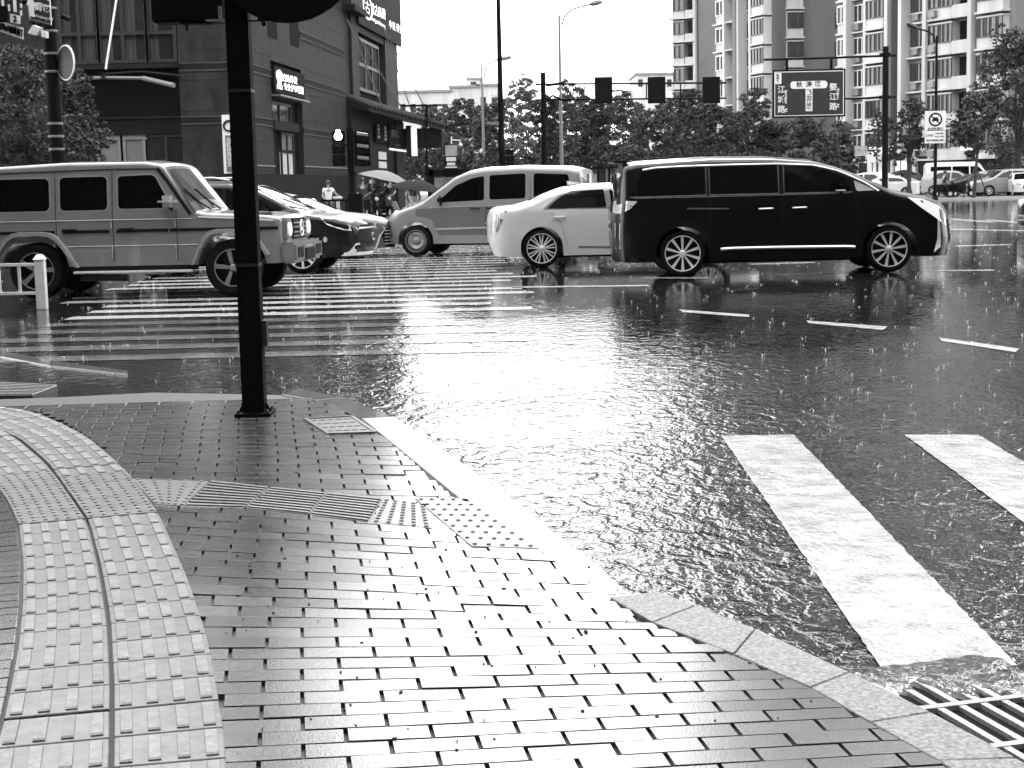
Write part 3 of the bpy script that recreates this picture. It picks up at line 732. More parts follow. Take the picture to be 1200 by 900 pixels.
# flares and running boards
for sd_ in (-1, 1):
    for xw in c.wh:
        q = MB(); n0 = 13; prof = []
        k_ = [(-.68, .47), (-.56, .70), (-.44, .88), (-.34, .955), (-.2, .975), (.12, .975), (.27, .955), (.37, .89), (.50, .72), (.66, .46)]
        if xw > 2: k_ = [(-.60, .47), (-.50, .70), (-.41, .86), (-.33, .94), (-.2, .965), (.14, .965), (.27, .945), (.36, .89), (.46, .75), (.56, .60)]
        y0, y1 = sd_*(c.W-.03), sd_*(c.W+.055); o0 = len(q.v)
        for dx, z in k_:
            sc_ = .90; q.v += [(xw+dx, y0, z), (xw+dx*.97, y1, z-.015), (xw+dx*sc_, y1, (z-.4)*.88+.4), (xw+dx*sc_, y0, (z-.4)*.88+.4)]
        for i in range(len(k_)-1):
            for j in range(4): q.f.append((o0+i*4+j, o0+i*4+(j+1) % 4, o0+i*4+4+(j+1) % 4, o0+i*4+4+j))
        q.f += [(o0, o0+1, o0+2, o0+3), tuple(o0+4*(len(k_)-1)+j for j in (3, 2, 1, 0))]
        q.build('wheel_flare', mat('flare_paint', .30, .3, coat=.8, nz=(3, .1)), c.e, smooth=True)
    c.rbox('running_board', (2.24, sd_*.90, .375), (1.75, .12, .035), M_alloy, .012)
    c.rbox('sill', (2.24, sd_*.84, .445), (1.85, .09, .12), M_dkplastic, .01)
    q = MB(); q.tube([(1.45, sd_*.86, .30), (2.15, sd_*.87, .29)], .05, 8); q.build('side_exhaust', M_dkmetal, c.e, smooth=True)
c.mirror(2.82, 1.36, mat('mirror_cap', .42, .3, coat=.5), (.26, .24, .17))
c.rbox('front_bumper', (4.50, 0, .60), (.22, 1.84, .30), P_suv, .04)
for sd_ in (-1, 1):
    c.rbox('bumper_intake', (4.55, sd_*.62, .60), (.14, .36, .17), M_dkplastic, .01)
    q = MB(); q.lathe([(.001, .0), (.09, -.004), (.105, -.03), (.11, -.09)], 24, 'x', (0, 0, 0))
    o = q.build('headlight', MT.get('headlamp_added_glow') or mat('headlamp_added_glow', .6, .1, .6, nz=(30, .3), em=.22), c.e, smooth=True, loc=(4.49, sd_*.62, .93)); o.rotation_euler = (0, 0, 0)  # mild emission added to the lens in place of reflected brightness
    c.rbox('headlight_surround', (4.405, sd_*.63, .93), (.12, .36, .32), P_suv, .03)
    c.rbox('turn_signal', (4.15, sd_*.72, 1.16), (.22, .10, .05), P_slv, .02)
c.rbox('bumper_intake', (4.56, 0, .56), (.14, .62, .17), M_dkplastic, .01)
gr = c.rbox('grille', (4.42, 0, .93), (.10, .82, .30), M_dkplastic, .01)
for z in (.82, .88, .95, 1.01): c.rbox('grille_slat', (4.475, 0, z), (.03, .80, .018), edge, .004, parent=gr)
q = MB(); q.lathe([(.11, -.01), (.125, 0), (.11, .01), (.098, 0), (.11, -.01)], 28, 'x', (4.505, 0, .93))
for a in (90, 210, 330):
    a = R(a); q.add([(4.50, .02*math.cos(a+1.57), .93+.02*math.sin(a+1.57)), (4.50, .02*math.cos(a-1.57), .93+.02*math.sin(a-1.57)), (4.505, .108*math.cos(a), .93+.108*math.sin(a)), (4.52, 0, .93)], [(0, 1, 2), (0, 2, 3), (1, 3, 2)])
q.build('grille_emblem', M_chrome, gr, smooth=True)
q = MB(); q.box(4.605, -.26, .55, 4.615, .18, .69); pl = q.build('number_plate', M_plate, c.e, bevel=.003)
q = MB()
for k in range(7): q.box(4.616, -.24+k*.06, .58, 4.618, -.205+k*.06, .66)
q.build('plate_digits', M_grymetal, pl)
c.rbox('tail_light', (.0, -.75, .75), (.06, .15, .18), M_lamp, .02); c.rbox('tail_light', (.0, .75, .75), (.06, .15, .18), M_lamp, .02); c.rbox('rear_bumper', (-.03, 0, .52), (.2, 1.7, .2), M_dkplastic, .03)
q = MB(); q.lathe([(.001, 0), (.36, 0), (.38, .03), (.38, .2), (.36, .23)], 30, 'x', (-.24, 0, 1.05)); q.build('spare_wheel_cover', P_suv, c.e, smooth=True)
c.wheels(.24, .265, 'star', inset=.0, rim_m=mat('dark_alloy', .28, .35, .5, metal=.3))
c.place(3.68, G(276, 346.5), R(-5))

# ---- black people carrier
c = Car('people_carrier', 'long glossy black people carrier crossing the junction with chrome window line', 'minivan', 5.30, 1.89,
        [(0, 1.02), (.03, 1.2), (.12, 1.77), (.35, 1.815), (1.45, 1.865), (2.4, 1.85), (3.05, 1.79), (3.4, 1.70), (3.72, 1.575), (4.05, 1.42), (4.25, 1.325), (4.4, 1.28), (4.6, 1.24), (4.8, 1.20), (5.02, 1.135), (5.16, 1.05), (5.24, .95), (5.30, .82)],
        1.20, (1.03, 4.24), .365, .415, zb=.24, nose=.60, tail=.40, nf=2.5, nr=3.4, r=.11, tumble=.15, crown=.045, paint=P_blk,
        rake_f=[(.2, -.02), (.5, .05), (.8, .0), (1.1, -.03)], rake_r=[(.2, .0), (.55, .04), (1.0, .03), (1.2, 0), (1.8, -.02)])
c.side('window', rpoly([(.22, 1.26), (.42, 1.66), (1.38, 1.69), (1.38, 1.27)], .05), M_glass); c.side('window', rpoly([(1.47, 1.27), (1.47, 1.69), (2.50, 1.69), (2.50, 1.27)], .03), M_glass)
c.side('window', rpoly([(2.62, 1.27), (2.62, 1.685), (3.15, 1.65), (3.52, 1.50), (3.64, 1.27)], .04), M_glass)
c.side('quarter_glass', rpoly([(3.72, 1.27), (3.68, 1.44), (4.02, 1.275)], .03), M_lamp)
c.solid_ribbon('chrome_roof_line', [(.42, 1.665), (.62, 1.695), (1.0, 1.708), (1.42, 1.715), (2.0, 1.717), (2.5, 1.715), (3.05, 1.685), (3.25, 1.64), (3.45, 1.585), (3.65, 1.497), (3.85, 1.40), (4.06, 1.265)], .036, .014, M_chrome)
c.ribbon('chrome_belt_line', [(.28, 1.235), (1.5, 1.235), (3.6, 1.245)], .012, M_grymetal, .01)
c.ribbon('roof_rail', [(.25, 1.74), (1.4, 1.775), (2.4, 1.765), (3.05, 1.70), (3.5, 1.57)], .012, M_grymetal, .012)
c.solid_ribbon('chrome_sill_strip', [(1.62, .42), (1.8, .43), (2.6, .43), (3.55, .42), (3.70, .41)], .05, .02, M_chrome)
c.ribbon('body_crease', [(1.1, 1.06), (1.75, 1.045)], .02, M_grymetal, .004)
for x in (1.44, 2.56): c.ribbon('door_gap', [(x, .45), (x+.02, 1.24)], .008, M_dkmetal, .003)
c.ribbon('door_gap', [(3.72, .45), (3.76, .9), (3.7, 1.25)], .008, M_dkmetal, .003)
for P_ in ([(.22, 1.25), (1.40, 1.26), (1.40, 1.69)], [(1.45, 1.69), (1.45, 1.26), (2.52, 1.26), (2.52, 1.69)], [(2.60, 1.69), (2.60, 1.26), (3.66, 1.26)]): c.ribbon('window_frame', P_, .014, M_grymetal, .013)
c.rbox('dash_light', (2.30, -.905, 1.325), (.20, .02, .04), M_lamp, .006)
c.handle(2.32, 1.03, .22, M_chrome); c.handle(2.84, 1.035, .22, M_chrome); c.mirror(3.46, 1.36, P_blk, (.20, .22, .18))
c.ribbon('mirror_strip', [(3.35, 1.29), (3.5, 1.29)], .02, M_chrome, .26, sides=(-1,))
c.side('headlight', rpoly([(4.50, 1.165), (4.75, 1.13), (5.02, 1.02), (5.15, .88), (5.16, .70), (5.0, .80), (4.74, .98)], .02), mat('headlamp_added_glow', .6, .1, .6, nz=(30, .3), em=.22), .012)  # same added glow brightens this lens
c.side('tail_light', rpoly([(.0, 1.20), (.34, 1.19), (.22, 1.06), (.03, .98)], .03), M_lamp, .008); c.front('tail_light', [(.3, 1.02), (.84, 1.0), (.84, 1.15), (.3, 1.12)], M_lamp, .006, -1, True)
c.side('rear_chrome', [(.03, .45), (.09, .45), (.10, .85), (.03, .85)], M_chrome, .012)
c.side('chrome_bumper_blade', rpoly([(4.93, .30), (5.2, .34), (5.23, .42), (5.03, .385), (5.02, .82), (4.99, .82), (4.96, .5)], .01), M_chrome, .012)
c.front('grille', rpoly([(-.62, .45), (.62, .45), (.66, .80), (-.66, .80)], .05), M_dkplastic, .01)
for z in (.5, .58, .66, .74): c.front('grille_slat', [(-.6, z), (.6, z), (.6, z+.02), (-.6, z+.02)], M_chrome, .018)
c.topp('windscreen', rpoly([(3.25, -.9), (4.2, -1.05), (4.2, 1.05), (3.25, .9)], .05), M_glass); c.front('rear_window', rpoly([(-.7, 1.25), (.7, 1.25), (.62, 1.62), (-.62, 1.62)], .05)[::-1], M_glass, .02, -1)
c.plate(.62, 1); c.plate(.8, -1); c.wheels(.23, .275, 'spokes', 10, inset=.03)
c.rbox('spoiler', (.10, 0, 1.80), (.26, 1.3, .03), P_blk, .012)
c.place(4.24, G(1041, 319), R(-.5))

# ---- white saloon
c = Car('saloon_car', 'white saloon with multi-spoke wheels driving half hidden behind the black people carrier', 'car', 5.0, 1.86,
        [(0, .90), (.04, 1.03), (.12, 1.09), (.5, 1.125), (.78, 1.20), (1.05, 1.325), (1.35, 1.42), (1.75, 1.475), (2.3, 1.49), (2.8, 1.44), (3.3, 1.24), (3.6, 1.09), (3.8, 1.03), (4.5, .93), (4.85, .80), (5.0, .66)],
        1.03, (.95, 3.95), .345, .385, zb=.21, nose=.8, tail=.45, nf=2.5, nr=3., r=.10, tumble=.17, crown=.04, paint=P_wht, rake_r=[(.2, -.12), (.5, .0), (.8, .0), (1.1, -.02)])
c.side('window', rpoly([(1.06, 1.06), (1.28, 1.24), (1.50, 1.35), (2.08, 1.37), (2.12, 1.06)], .02), M_glass, .016, cuts=.07); c.side('window', rpoly([(2.22, 1.06), (2.18, 1.37), (2.7, 1.32), (3.2, 1.06)], .03), M_glass, .016, cuts=.07)
for q in ([(.98, 1.045), (1.26, 1.265), (1.48, 1.378), (2.1, 1.395), (2.7, 1.345), (3.3, 1.045)],): c.side('window_trim', rpoly(q, .02), M_grymetal, .006, cuts=.07)
c.ribbon('door_gap', [(2.16, .3), (2.16, 1.04)], .007, M_grymetal, .002); c.ribbon('door_gap', [(1.05, 1.05), (1.3, .8), (1.42, .38)], .007, M_grymetal, .002)
c.ribbon('body_crease', [(1.6, .36), (2.2, .34), (3.1, .36)], .03, M_grymetal, .004); c.handle(1.28, .90, .2); c.handle(2.4, .9, .2); c.mirror(3.0, 1.05, P_wht)
c.side('tail_light', rpoly([(.03, .98), (.34, 1.03), (.14, .60), (.05, .60)], .02), mat('smoked_lens', .09, .1, .8, coat=1, nz=(25, .5)), .008); c.front('tail_light', [(.6, .62), (.82, .62), (.84, .98), (.66, .98)], M_lamp, .006, -1, True)
c.side('bumper_vent', [(.04, .33), (.16, .23), (.2, .23), (.07, .40)], M_dkplastic, .006)
c.topp('windscreen', rpoly([(2.85, -.9), (3.6, -1), (3.6, 1), (2.85, .9)], .05), M_glass); c.topp('rear_window', rpoly([(.75, -.95), (1.5, -.9), (1.5, .9), (.75, .95)], .05), M_glass)
c.side('headlight', rpoly([(4.4, .84), (4.75, .78), (4.9, .66), (4.6, .68)], .02), M_lamp, .006); c.front('grille', rrect(-.4, .35, .4, .68), M_dkplastic)
q = MB(); q.add([(1.50, -.02, 1.46), (1.50, .02, 1.46), (1.75, .02, 1.49), (1.75, -.02, 1.49), (1.48, 0, 1.535)], [(0, 1, 4), (1, 2, 4), (2, 3, 4), (3, 0, 4)]); q.build('roof_antenna', P_wht, c.e)
c.plate(.75, -1); c.wheels(.22, .265, 'twin', 9); c.place(.95, G(635, 313.5), R(2))

# ---- silver people mover heading away to the left
c = Car('silver_van', 'silver minivan with black windows turning away behind the white saloon', 'minivan', 4.55, 1.75,
        [(0, 1.15), (.05, 1.5), (.14, 1.80), (.4, 1.86), (1.4, 1.905), (2.2, 1.885), (2.55, 1.83), (2.85, 1.71), (3.35, 1.36), (3.55, 1.215), (3.75, 1.13), (4.25, .98), (4.42, .84), (4.55, .60)],
        1.08, (.85, 3.72), .335, .40, zb=.27, nose=.65, tail=.3, nf=2.4, nr=3.6, r=.11, tumble=.13, crown=.04, paint=P_slv)
c.side('window', rpoly([(.30, 1.22), (.36, 1.68), (1.10, 1.72), (1.10, 1.21)], .06), M_glass); c.side('window', rpoly([(1.28, 1.20), (1.28, 1.72), (2.06, 1.70), (2.06, 1.19)], .05), M_glass)
c.side('window', rpoly([(2.18, 1.18), (2.18, 1.69), (2.45, 1.64), (2.80, 1.50), (3.22, 1.15)], .05), M_glass)
c.side('lower_panel', rpoly([(.5, .46), (1.2, .45), (3.2, .45), (3.35, .80), (3.7, .87), (3.7, 1.02), (.1, 1.07), (.1, .8)], .05), P_slvd, .002)
c.ribbon('side_strip', [(1.25, .62), (3.25, .58)], .045, P_lgt, .012); c.ribbon('belt_crease', [(.1, 1.08), (3.4, 1.05)], .02, P_lgt, .006)
c.handle(2.02, 1.0, .22, M_dkplastic); c.handle(2.38, 1.0, .22, M_dkplastic); c.ribbon('door_gap', [(2.15, .4), (2.14, 1.12)], .008, M_dkmetal, .003); c.ribbon('door_gap', [(1.17, .4), (1.17, 1.6)], .008, M_dkmetal, .003)
c.mirror(3.12, 1.2, M_dkplastic, (.12, .16, .18)); c.side('headlight', rpoly([(4.02, .98), (4.2, 1.0), (4.42, .84), (4.44, .72), (4.2, .78)], .03), M_lamp, .006)
c.front('bumper_insert', rpoly([(-.6, .30), (.6, .30), (.7, .60), (-.7, .60)], .06), M_dkplastic, .03); c.side('bumper_corner', rpoly([(4.25, .42), (4.47, .42), (4.47, .72), (4.33, .7)], .06), M_dkplastic, .01)
c.topp('windscreen', rpoly([(2.62, -.9), (3.5, -1.05), (3.5, 1.05), (2.62, .9)], .05), M_glass)
c.front('rear_window', rpoly([(-.62, 1.25), (.62, 1.25), (.58, 1.68), (-.58, 1.68)], .05)[::-1], mat('clear_rear_glass', .12, .1, .8, nz=(3, .7)), .02, -1); c.side('tail_light', [(.02, .85), (.12, .85), (.12, 1.3), (.02, 1.3)], M_lamp, .006)
c.plate(.7, -1); c.wheels(.2, .235, 'steel', rim_m=mat('steel_wheel', .3, .4, metal=.3, nz=(10, .3))); c.place(3.72, G(489, 300.5), R(166), side=1)

# ---- charcoal crossover behind the off-roader
c = Car('dark_crossover', 'black crossover with bright slanted headlight stopped just beyond the boxy grey wagon', 'car', 4.70, 1.86,
        [(0, 1.0), (.05, 1.2), (.35, 1.55), (.7, 1.64), (1.6, 1.68), (2.3, 1.66), (2.75, 1.58), (3.15, 1.38), (3.55, 1.16), (3.75, 1.09), (4.2, 1.02), (4.5, .93), (4.64, .84), (4.70, .72)],
        1.05, (.9, 3.62), .35, .40, zb=.28, nose=.85, tail=.4, nf=2.3, nr=3, r=.11, tumble=.22, crown=.045, paint=P_dk, rake_f=[(.2, -.05), (.45, .06), (.8, 0), (1.1, -.05)])
c.side('window', rpoly([(.7, 1.12), (.9, 1.5), (2.2, 1.54), (2.2, 1.1)], .04), M_glass); c.side('window', rpoly([(2.28, 1.1), (2.28, 1.54), (2.65, 1.48), (3.2, 1.12)], .04), M_glass)
c.topp('windscreen', rpoly([(2.7, -.92), (3.62, -1.05), (3.62, 1.05), (2.7, .92)], .05), mat('crossover_glass', .02, .04, .4, nz=(3, .5))); c.ribbon('chrome_window_line', [(.6, 1.1), (3.3, 1.09)], .016, M_chrome, .01)  # windscreen is plain near-black glass, slightly mottled
c.ribbon('pillar_trim', [(2.3, 1.6), (2.75, 1.52), (3.2, 1.28), (3.5, 1.12)], .03, M_chrome, .01)
c.side('headlight', rpoly([(3.98, .98), (4.25, .96), (4.58, .78), (4.62, .72), (4.35, .76), (4.1, .86)], .02), M_lamp, .01); c.front('grille', rpoly([(-.66, .52), (.66, .52), (.5, .84), (-.5, .84)], .03), M_dkplastic, .01)
c.front('grille_bar', [(-.56, .77), (.56, .77), (.54, .80), (-.54, .80)], M_chrome, .02); c.front('bumper_blade', [(-.8, .30), (.8, .30), (.8, .36), (-.8, .36)], M_alloy, .02)
c.side('bumper_corner', rpoly([(4.30, .30), (4.52, .33), (4.58, .52), (4.52, .52), (4.44, .39)], .02), M_alloy, .012); c.side('fog_light', ellipse(4.05, .60, .035, .05), M_lamp, .01)
c.side('cladding', rpoly([(4.04, .28), (4.3, .28), (4.44, .50), (4.40, .56), (4.2, .38)], .02), M_dkplastic, .008)
for y0 in (-.3, .2):
    q = MB(); q.tube([(3.60, y0, 1.17), (3.3, y0-.5, 1.33)], .012, 5); q.build('wiper', M_dkplastic, c.e)
for sd_ in (-1, 1):
    q = MB(); q.tube([(.7, sd_*.6, 1.66), (.9, sd_*.6, 1.72), (2.0, sd_*.6, 1.73), (2.3, sd_*.6, 1.68)], .018, 6); q.build('roof_rail', M_alloy, c.e, smooth=True)
c.mirror(3.0, 1.14, P_dk); c.plate(.62, 1, .1, .4); c.wheels(.22, .25, 'spokes', 8); c.place(3.62, G(372, 320.5)+Vector((-.25, 0, 0)), R(-5))

# ---- pale saloon, third in the row
c = Car('grey_saloon_car', 'grey saloon with wide slatted chrome grille, farthest of the three stopped cars', 'car', 4.85, 1.84,
        [(0, .9), (.05, 1.05), (.5, 1.12), (1.1, 1.34), (1.6, 1.44), (2.3, 1.45), (2.9, 1.33), (3.5, 1.06), (3.7, .99), (4.2, .93), (4.55, .85), (4.75, .76), (4.85, .62)],
        .98, (.95, 3.78), .335, .375, zb=.2, nose=.8, tail=.4, nf=2.3, nr=3, r=.1, tumble=.18, crown=.04, paint=P_slvd)
c.side('window', rpoly([(.95, 1.02), (1.3, 1.3), (2.1, 1.34), (2.1, 1.02)], .04), M_glass); c.side('window', rpoly([(2.2, 1.02), (2.2, 1.34), (2.7, 1.27), (3.2, 1.02)], .04), M_glass)
c.topp('windscreen', rpoly([(2.75, -.92), (3.55, -1.05), (3.55, 1.05), (2.75, .92)], .05), M_glass)
c.side('headlight', rpoly([(4.2, .80), (4.5, .79), (4.74, .66), (4.76, .60), (4.4, .66)], .02), M_lamp, .01)
c.front('grille', rpoly([(-.52, .22), (.52, .22), (.64, .48), (.5, .62), (-.5, .62), (-.64, .48)], .03), M_dkplastic, .01)
for z in (.28, .35, .42, .49, .56): c.front('grille_slat', [(-.56, z), (.56, z), (.56, z+.018), (-.56, z+.018)], M_chrome, .02)
c.front('grille_rim', [(-.74, .17), (.74, .17), (.70, .205), (-.70, .205)], M_chrome, .03); c.front('grille_rim', [(-.55, .62), (-.52, .64), (-.66, .47), (-.74, .2), (-.77, .2), (-.7, .48)], M_chrome, .024, 1, True)
for z in (.68, .72, .755): c.front('hood_grille_slat', [(-.42, z), (.42, z), (.42, z+.014), (-.42, z+.014)], M_chrome, .02)
c.front('hood_grille', [(-.45, .665), (.45, .665), (.45, .775), (-.45, .775)], M_dkplastic, .012)
c.mirror(2.95, 1.02, P_lgt); c.plate(.45, 1, 0, .4); c.wheels(.21, .24, 'spokes', 10); c.place(3.78, G(392, 303)+Vector((.1, 0, 0)), R(-5))

# ---- black car entering at the right edge of the picture
c = Car('black_hatchback', 'black car nosing out of the right edge of the photo beyond the people carrier', 'car', 4.4, 1.8,
        [(0, .7), (.1, .88), (.6, .98), (1.0, 1.06), (1.7, 1.42), (2.5, 1.5), (3.4, 1.45), (4.1, 1.2), (4.4, .9)], .98, (.85, 3.5), .33, .375, zb=.2, nose=.4, tail=.7, nf=3, nr=2.4, r=.1, tumble=.22, crown=.04, paint=P_blk)
c.side('window', rpoly([(1.2, 1.02), (1.7, 1.33), (2.4, 1.4), (2.4, 1.02)], .04), M_glass); c.side('window', rpoly([(2.5, 1.02), (2.5, 1.4), (3.3, 1.36), (3.6, 1.04)], .04), M_glass)
c.side('headlight', rpoly([(.1, .72), (.45, .84), (.5, .78), (.15, .64)], .02), M_lamp, .01); c.topp('windscreen', rpoly([(1.05, -1), (1.7, -.9), (1.7, .9), (1.05, 1)], .04), M_glass)
c.plate(.4, -1); c.wheels(.2, .23, 'spokes', 7); p = G(1193, 276); c.e.location = (p.x+.40, p.y+1.0, 0); c.e.rotation_euler = (0, 0, R(2))

# ---- parked and queueing cars across the junction
def small_car(kind, paint, label, px, Y, yaw, zb=.12, group='cars parked across the junction', cat='car'):
    if kind == 'saloon': prm = (4.6, 1.78, [(0, .85), (.05, 1.02), (.6, 1.08), (1.1, 1.32), (1.7, 1.43), (2.4, 1.42), (3.2, 1.08), (3.6, .96), (4.3, .82), (4.6, .6)], .98, (.9, 3.6)); top_w = ((2.5, 3.4), (.6, 1.4))
    elif kind == 'suv': prm = (4.6, 1.85, [(0, .95), (.06, 1.2), (.35, 1.6), (1.2, 1.7), (2.2, 1.68), (2.6, 1.6), (3.3, 1.18), (3.6, 1.08), (4.35, .95), (4.6, .7)], 1.08, (.9, 3.55)); top_w = ((2.65, 3.35), (.1, .3))
    else: prm = (5.2, 1.95, [(0, 1.2), (.05, 2.1), (.2, 2.3), (1, 2.36), (3.7, 2.34), (4.0, 2.2), (4.6, 1.35), (4.75, 1.2), (5.1, 1.0), (5.2, .7)], 1.25, (1.0, 4.2)); top_w = ((4.0, 4.55), None)
    q = Car({'saloon': 'parked_saloon', 'suv': 'parked_crossover', 'van': 'parked_minibus'}[kind], label, cat, *prm, .33, .38, group=group, zb=.25, nose=.6, tail=.35, nf=2.5, nr=3, r=.1, tumble=.2, paint=paint)
    L_, b_, zt = prm[0], prm[3], q.zroof
    if kind == 'van':
        for a, e in ((.4, 1.9), (2.0, 3.2)): q.side('window', rrect(a, b_+.12, e, zt-.35, .06), M_glass, cuts=.6)
        q.side('window', rpoly([(3.3, b_+.1), (3.3, zt-.35), (3.9, zt-.4), (4.45, b_+.1)], .05), M_glass, cuts=.6)
    else:
        q.side('window', rpoly([(.75 if kind == 'suv' else 1.0, b_+.06), (1.25, zt-.17), (2.0, zt-.14), (2.0, b_+.06)], .04), M_glass, cuts=.6)
        q.side('window', rpoly([(2.08, b_+.06), (2.08, zt-.14), (2.5, zt-.18), (3.1, b_+.06)], .04), M_glass, cuts=.6)
    q.topp('windscreen', [(top_w[0][0], -.9), (top_w[0][1], -1), (top_w[0][1], 1), (top_w[0][0], .9)], M_glass, cuts=.4)
    q.front('headlight', [(.5, .66), (.8, .66), (.8, .8), (.55, .78)], M_lamp, .02, 1, True); q.front('grille', [(-.4, .45), (.4, .45), (.4, .7), (-.4, .7)], M_dkplastic, .02)
    q.front('tail_light', [(.5, .8), (.8, .8), (.8, .95), (.5, .95)], M_lamp, .02, -1, True); q.plate(.45, 1)
    q.wheels(.2, .22, 'spokes', 7); c0 = D(px, 200, Y); v = Vector((L_/2, 0, 0)); v.rotate(Matrix.Rotation(yaw, 3, 'Z')); q.e.location = (c0.x-v.x, Y-v.y, zb); q.e.rotation_euler = (0, 0, yaw)
    return q
spec = [('saloon', P_wht, 'white saloon parked side-on just right of the tall sign gantry post', 1034, 101, R(172)),
        ('suv', P_wht, 'small white car behind the bonnet of the black people carrier', 1012, 112, R(150)),
        ('van', P_wht, 'white minibus parked behind the no-cars signpost', 1124, 120, R(-8)),
        ('suv', P_lgt, 'pale grey crossover parked in front of the white minibus', 1120, 110, R(-20)),
        ('saloon', P_dk, 'dark saloon parked under the forked street tree', 1138, 104, R(186)),
        ('suv', P_slv, 'large silver crossover parked nose left beneath the big tree', 1176, 101, R(184)),
        ('saloon', P_wht, 'white car parked at the right edge, facing us under the big tree', 1201, 99, R(-100)),
        ('suv', P_blk, 'black crossover parked deep in the shade behind the silver one', 1182, 114, R(10)),
        ('saloon', P_lgt, 'pale saloon seen between the gantry post and the no-cars signpost', 1058, 118, R(0)),
        ('suv', P_dk, 'dark crossover behind the white saloon near the lit shopfronts', 1046, 122, R(170)),
        ('saloon', P_slv, 'silver saloon in the row beyond the white car near the gantry post', 1022, 126, R(5)),
        ('saloon', P_wht, 'white saloon queueing in the side street below the tiled canopy', 503, 100, R(85), 0),
        ('suv', P_wht, 'white crossover queueing in the side street behind the notice board', 530, 112, R(80), 0),
        ('saloon', P_dk, 'dark saloon behind the queueing white saloon in the side street', 494, 118, R(88), 0),
        ('suv', P_lgt, 'pale crossover farthest along the side street beside the trees', 512, 130, R(84), 0)]
for a in spec: small_car(*a[:6], *(a[6:]))

# ================================================================== BUILDINGS
def FB(O, u):
    "frame on a facade: u along the wall, n outwards (towards the camera side)"
    u = Vector((u[0], u[1], 0)).normalized(); n = Vector((u.y, -u.x, 0)); 
    return u, n
class Fac:
    def __init__(s, e, O, u): s.e, s.O = e, Vector((O[0], O[1], 0)); s.u, s.n = FB(O, u)
    def px(s, x, y): return HP(x, y, s.O, s.u)
    def pt(s, a, d, z): return s.O+s.u*a+s.n*d+Vector((0, 0, z))
    def box(s, mb, a0, a1, d0, d1, z0, z1):
        lo = [s.pt(a0, d0, z0), s.pt(a1, d0, z0), s.pt(a1, d1, z0), s.pt(a0, d1, z0)]; hi = [p+Vector((0, 0, z1-z0)) for p in lo]; mb.hexa(lo, hi); return mb
    def mk(s, name, m, a0, a1, d0, d1, z0, z1, parent=None): return s.box(MB(), a0, a1, d0, d1, z0, z1).build(name, m, parent or s.e)
    def window(s, a0, a1, z0, z1, d=.0, nb=2, trans=.0, frame=None, glass=None, curtain=0, name='window', t=.06, depth=.08):
        g_ = s.mk(name, glass or M_wglass, a0, a1, d-.05, d+.02, z0, z1); q = MB()
        for i in range(nb+1): a = a0+(a1-a0)*i/nb; s.box(q, a-t/2, a+t/2, d, d+depth, z0, z1)
        for z in (z0, z1): s.box(q, a0-t/2, a1+t/2, d, d+depth+.004, z-t/2, z+t/2)
        if trans: s.box(q, a0, a1, d, d+depth-.005, z0+(z1-z0)*trans-t/2, z0+(z1-z0)*trans+t/2)
        q.build('frame', frame or M_dkmetal, g_)
        if curtain:
            q = MB(); 
            for i in range(nb):
                a = a0+(a1-a0)*(i+.08)/nb; wd = (a1-a0)/nb*rnd.choice([.35, .5, .8])*curtain
                k = 8
                for j in range(k): s.box(q, a+wd*j/k, a+wd*(j+.8)/k, d+.021+.012*(j % 2), d+.03+.012*(j % 2), z0+.03, z1-.03)
            q.build('curtain', M_curtain, g_)
        return g_

# ---- left: dark granite corner block
e = empty('granite_building', (-11.3, 66, 0), 0, 'dark granite-clad corner building with shop signs and a tiled canopy filling the left side', 'building')
O0 = D(291, 100, 66); 
def PE(name, m, mb, parent=None):  # parts in world coordinates under an Empty that is not at the origin
    o = mb.build(name, m, parent or e); return o
E0 = Vector(e.location)
class FacL(Fac):
    def mk(s, name, m, a0, a1, d0, d1, z0, z1, parent=None): 
        return s.box(MB(), a0, a1, d0, d1, z0, z1).build(name, m, parent or s.e)
# geometry is written in world metres, so the Empty's offset is taken back once per part
def settle(root):
    for ch in [x for x in C.objects if x.parent == root]:
        if ch.type == 'MESH' and not ch.get('_ok'): 
            ch.matrix_parent_inverse = Matrix.Translation(-Vector(root.location)); ch['_ok'] = 1
    for ch in [x for x in C.objects if x.get('_ok')]: del ch['_ok']
front = Fac(e, (-34, 66), (1, 0)); side = Fac(e, (O0.x, 66), (.085, 1))
aC = O0.x+34; H0 = 23.
# volume behind the cladding
q = MB(); s1 = side.pt(42, 0, 0)
q.slab([(-60, 66.3), (O0.x-.3, 66.3), (s1.x-.3, s1.y), (-60, s1.y)], 0, H0); q.build('wall_core', M_stoneb, e)
# front cladding around openings (a from px)
def ax(f, x): return f.px(x, 100)[0]
def zz(f, x, y): return f.px(x, y)[1]
A = lambda x: ax(front, x); B_ = lambda x: side.px(x, 150)[0]
z_sill, z_top = zz(front, 140, 73), 12.5
zr0, zr1 = zz(front, 150, 158), zz(front, 150, 76)
st = MB()
front.box(st, 0, A(74), -.1, .3, 1.0, H0); front.box(st, A(212), aC, -.1, .3, 1.0, H0); front.box(st, A(74), A(212), -.1, .3, 10.4, H0)
st.build('front_cladding', M_stone, e)
sb = MB(); front.box(sb, 0, aC+.02, -.1, .36, .2, 1.0); side.box(sb, -.3, 33, -.1, .08, .2, 2.2); sb.build('plinth', M_stoneb, e)
def bands(f, a0, a1, zs, d):
    for z in zs:
        f.mk('stone_band', M_band, a0, a1, d, d+.03, z, z+.28); 
        q = MB(); f.box(q, a0, a1, d, d+.05, z-.03, z+.02); f.box(q, a0, a1, d, d+.05, z+.27, z+.31); q.build('band_edge', M_bandl, e)
zb = [zz(front, 270, 82), zz(front, 270, 144.5), zz(front, 270, 20), zz(front, 270, -45)]
bands(front, A(212), aC, zb, .3)
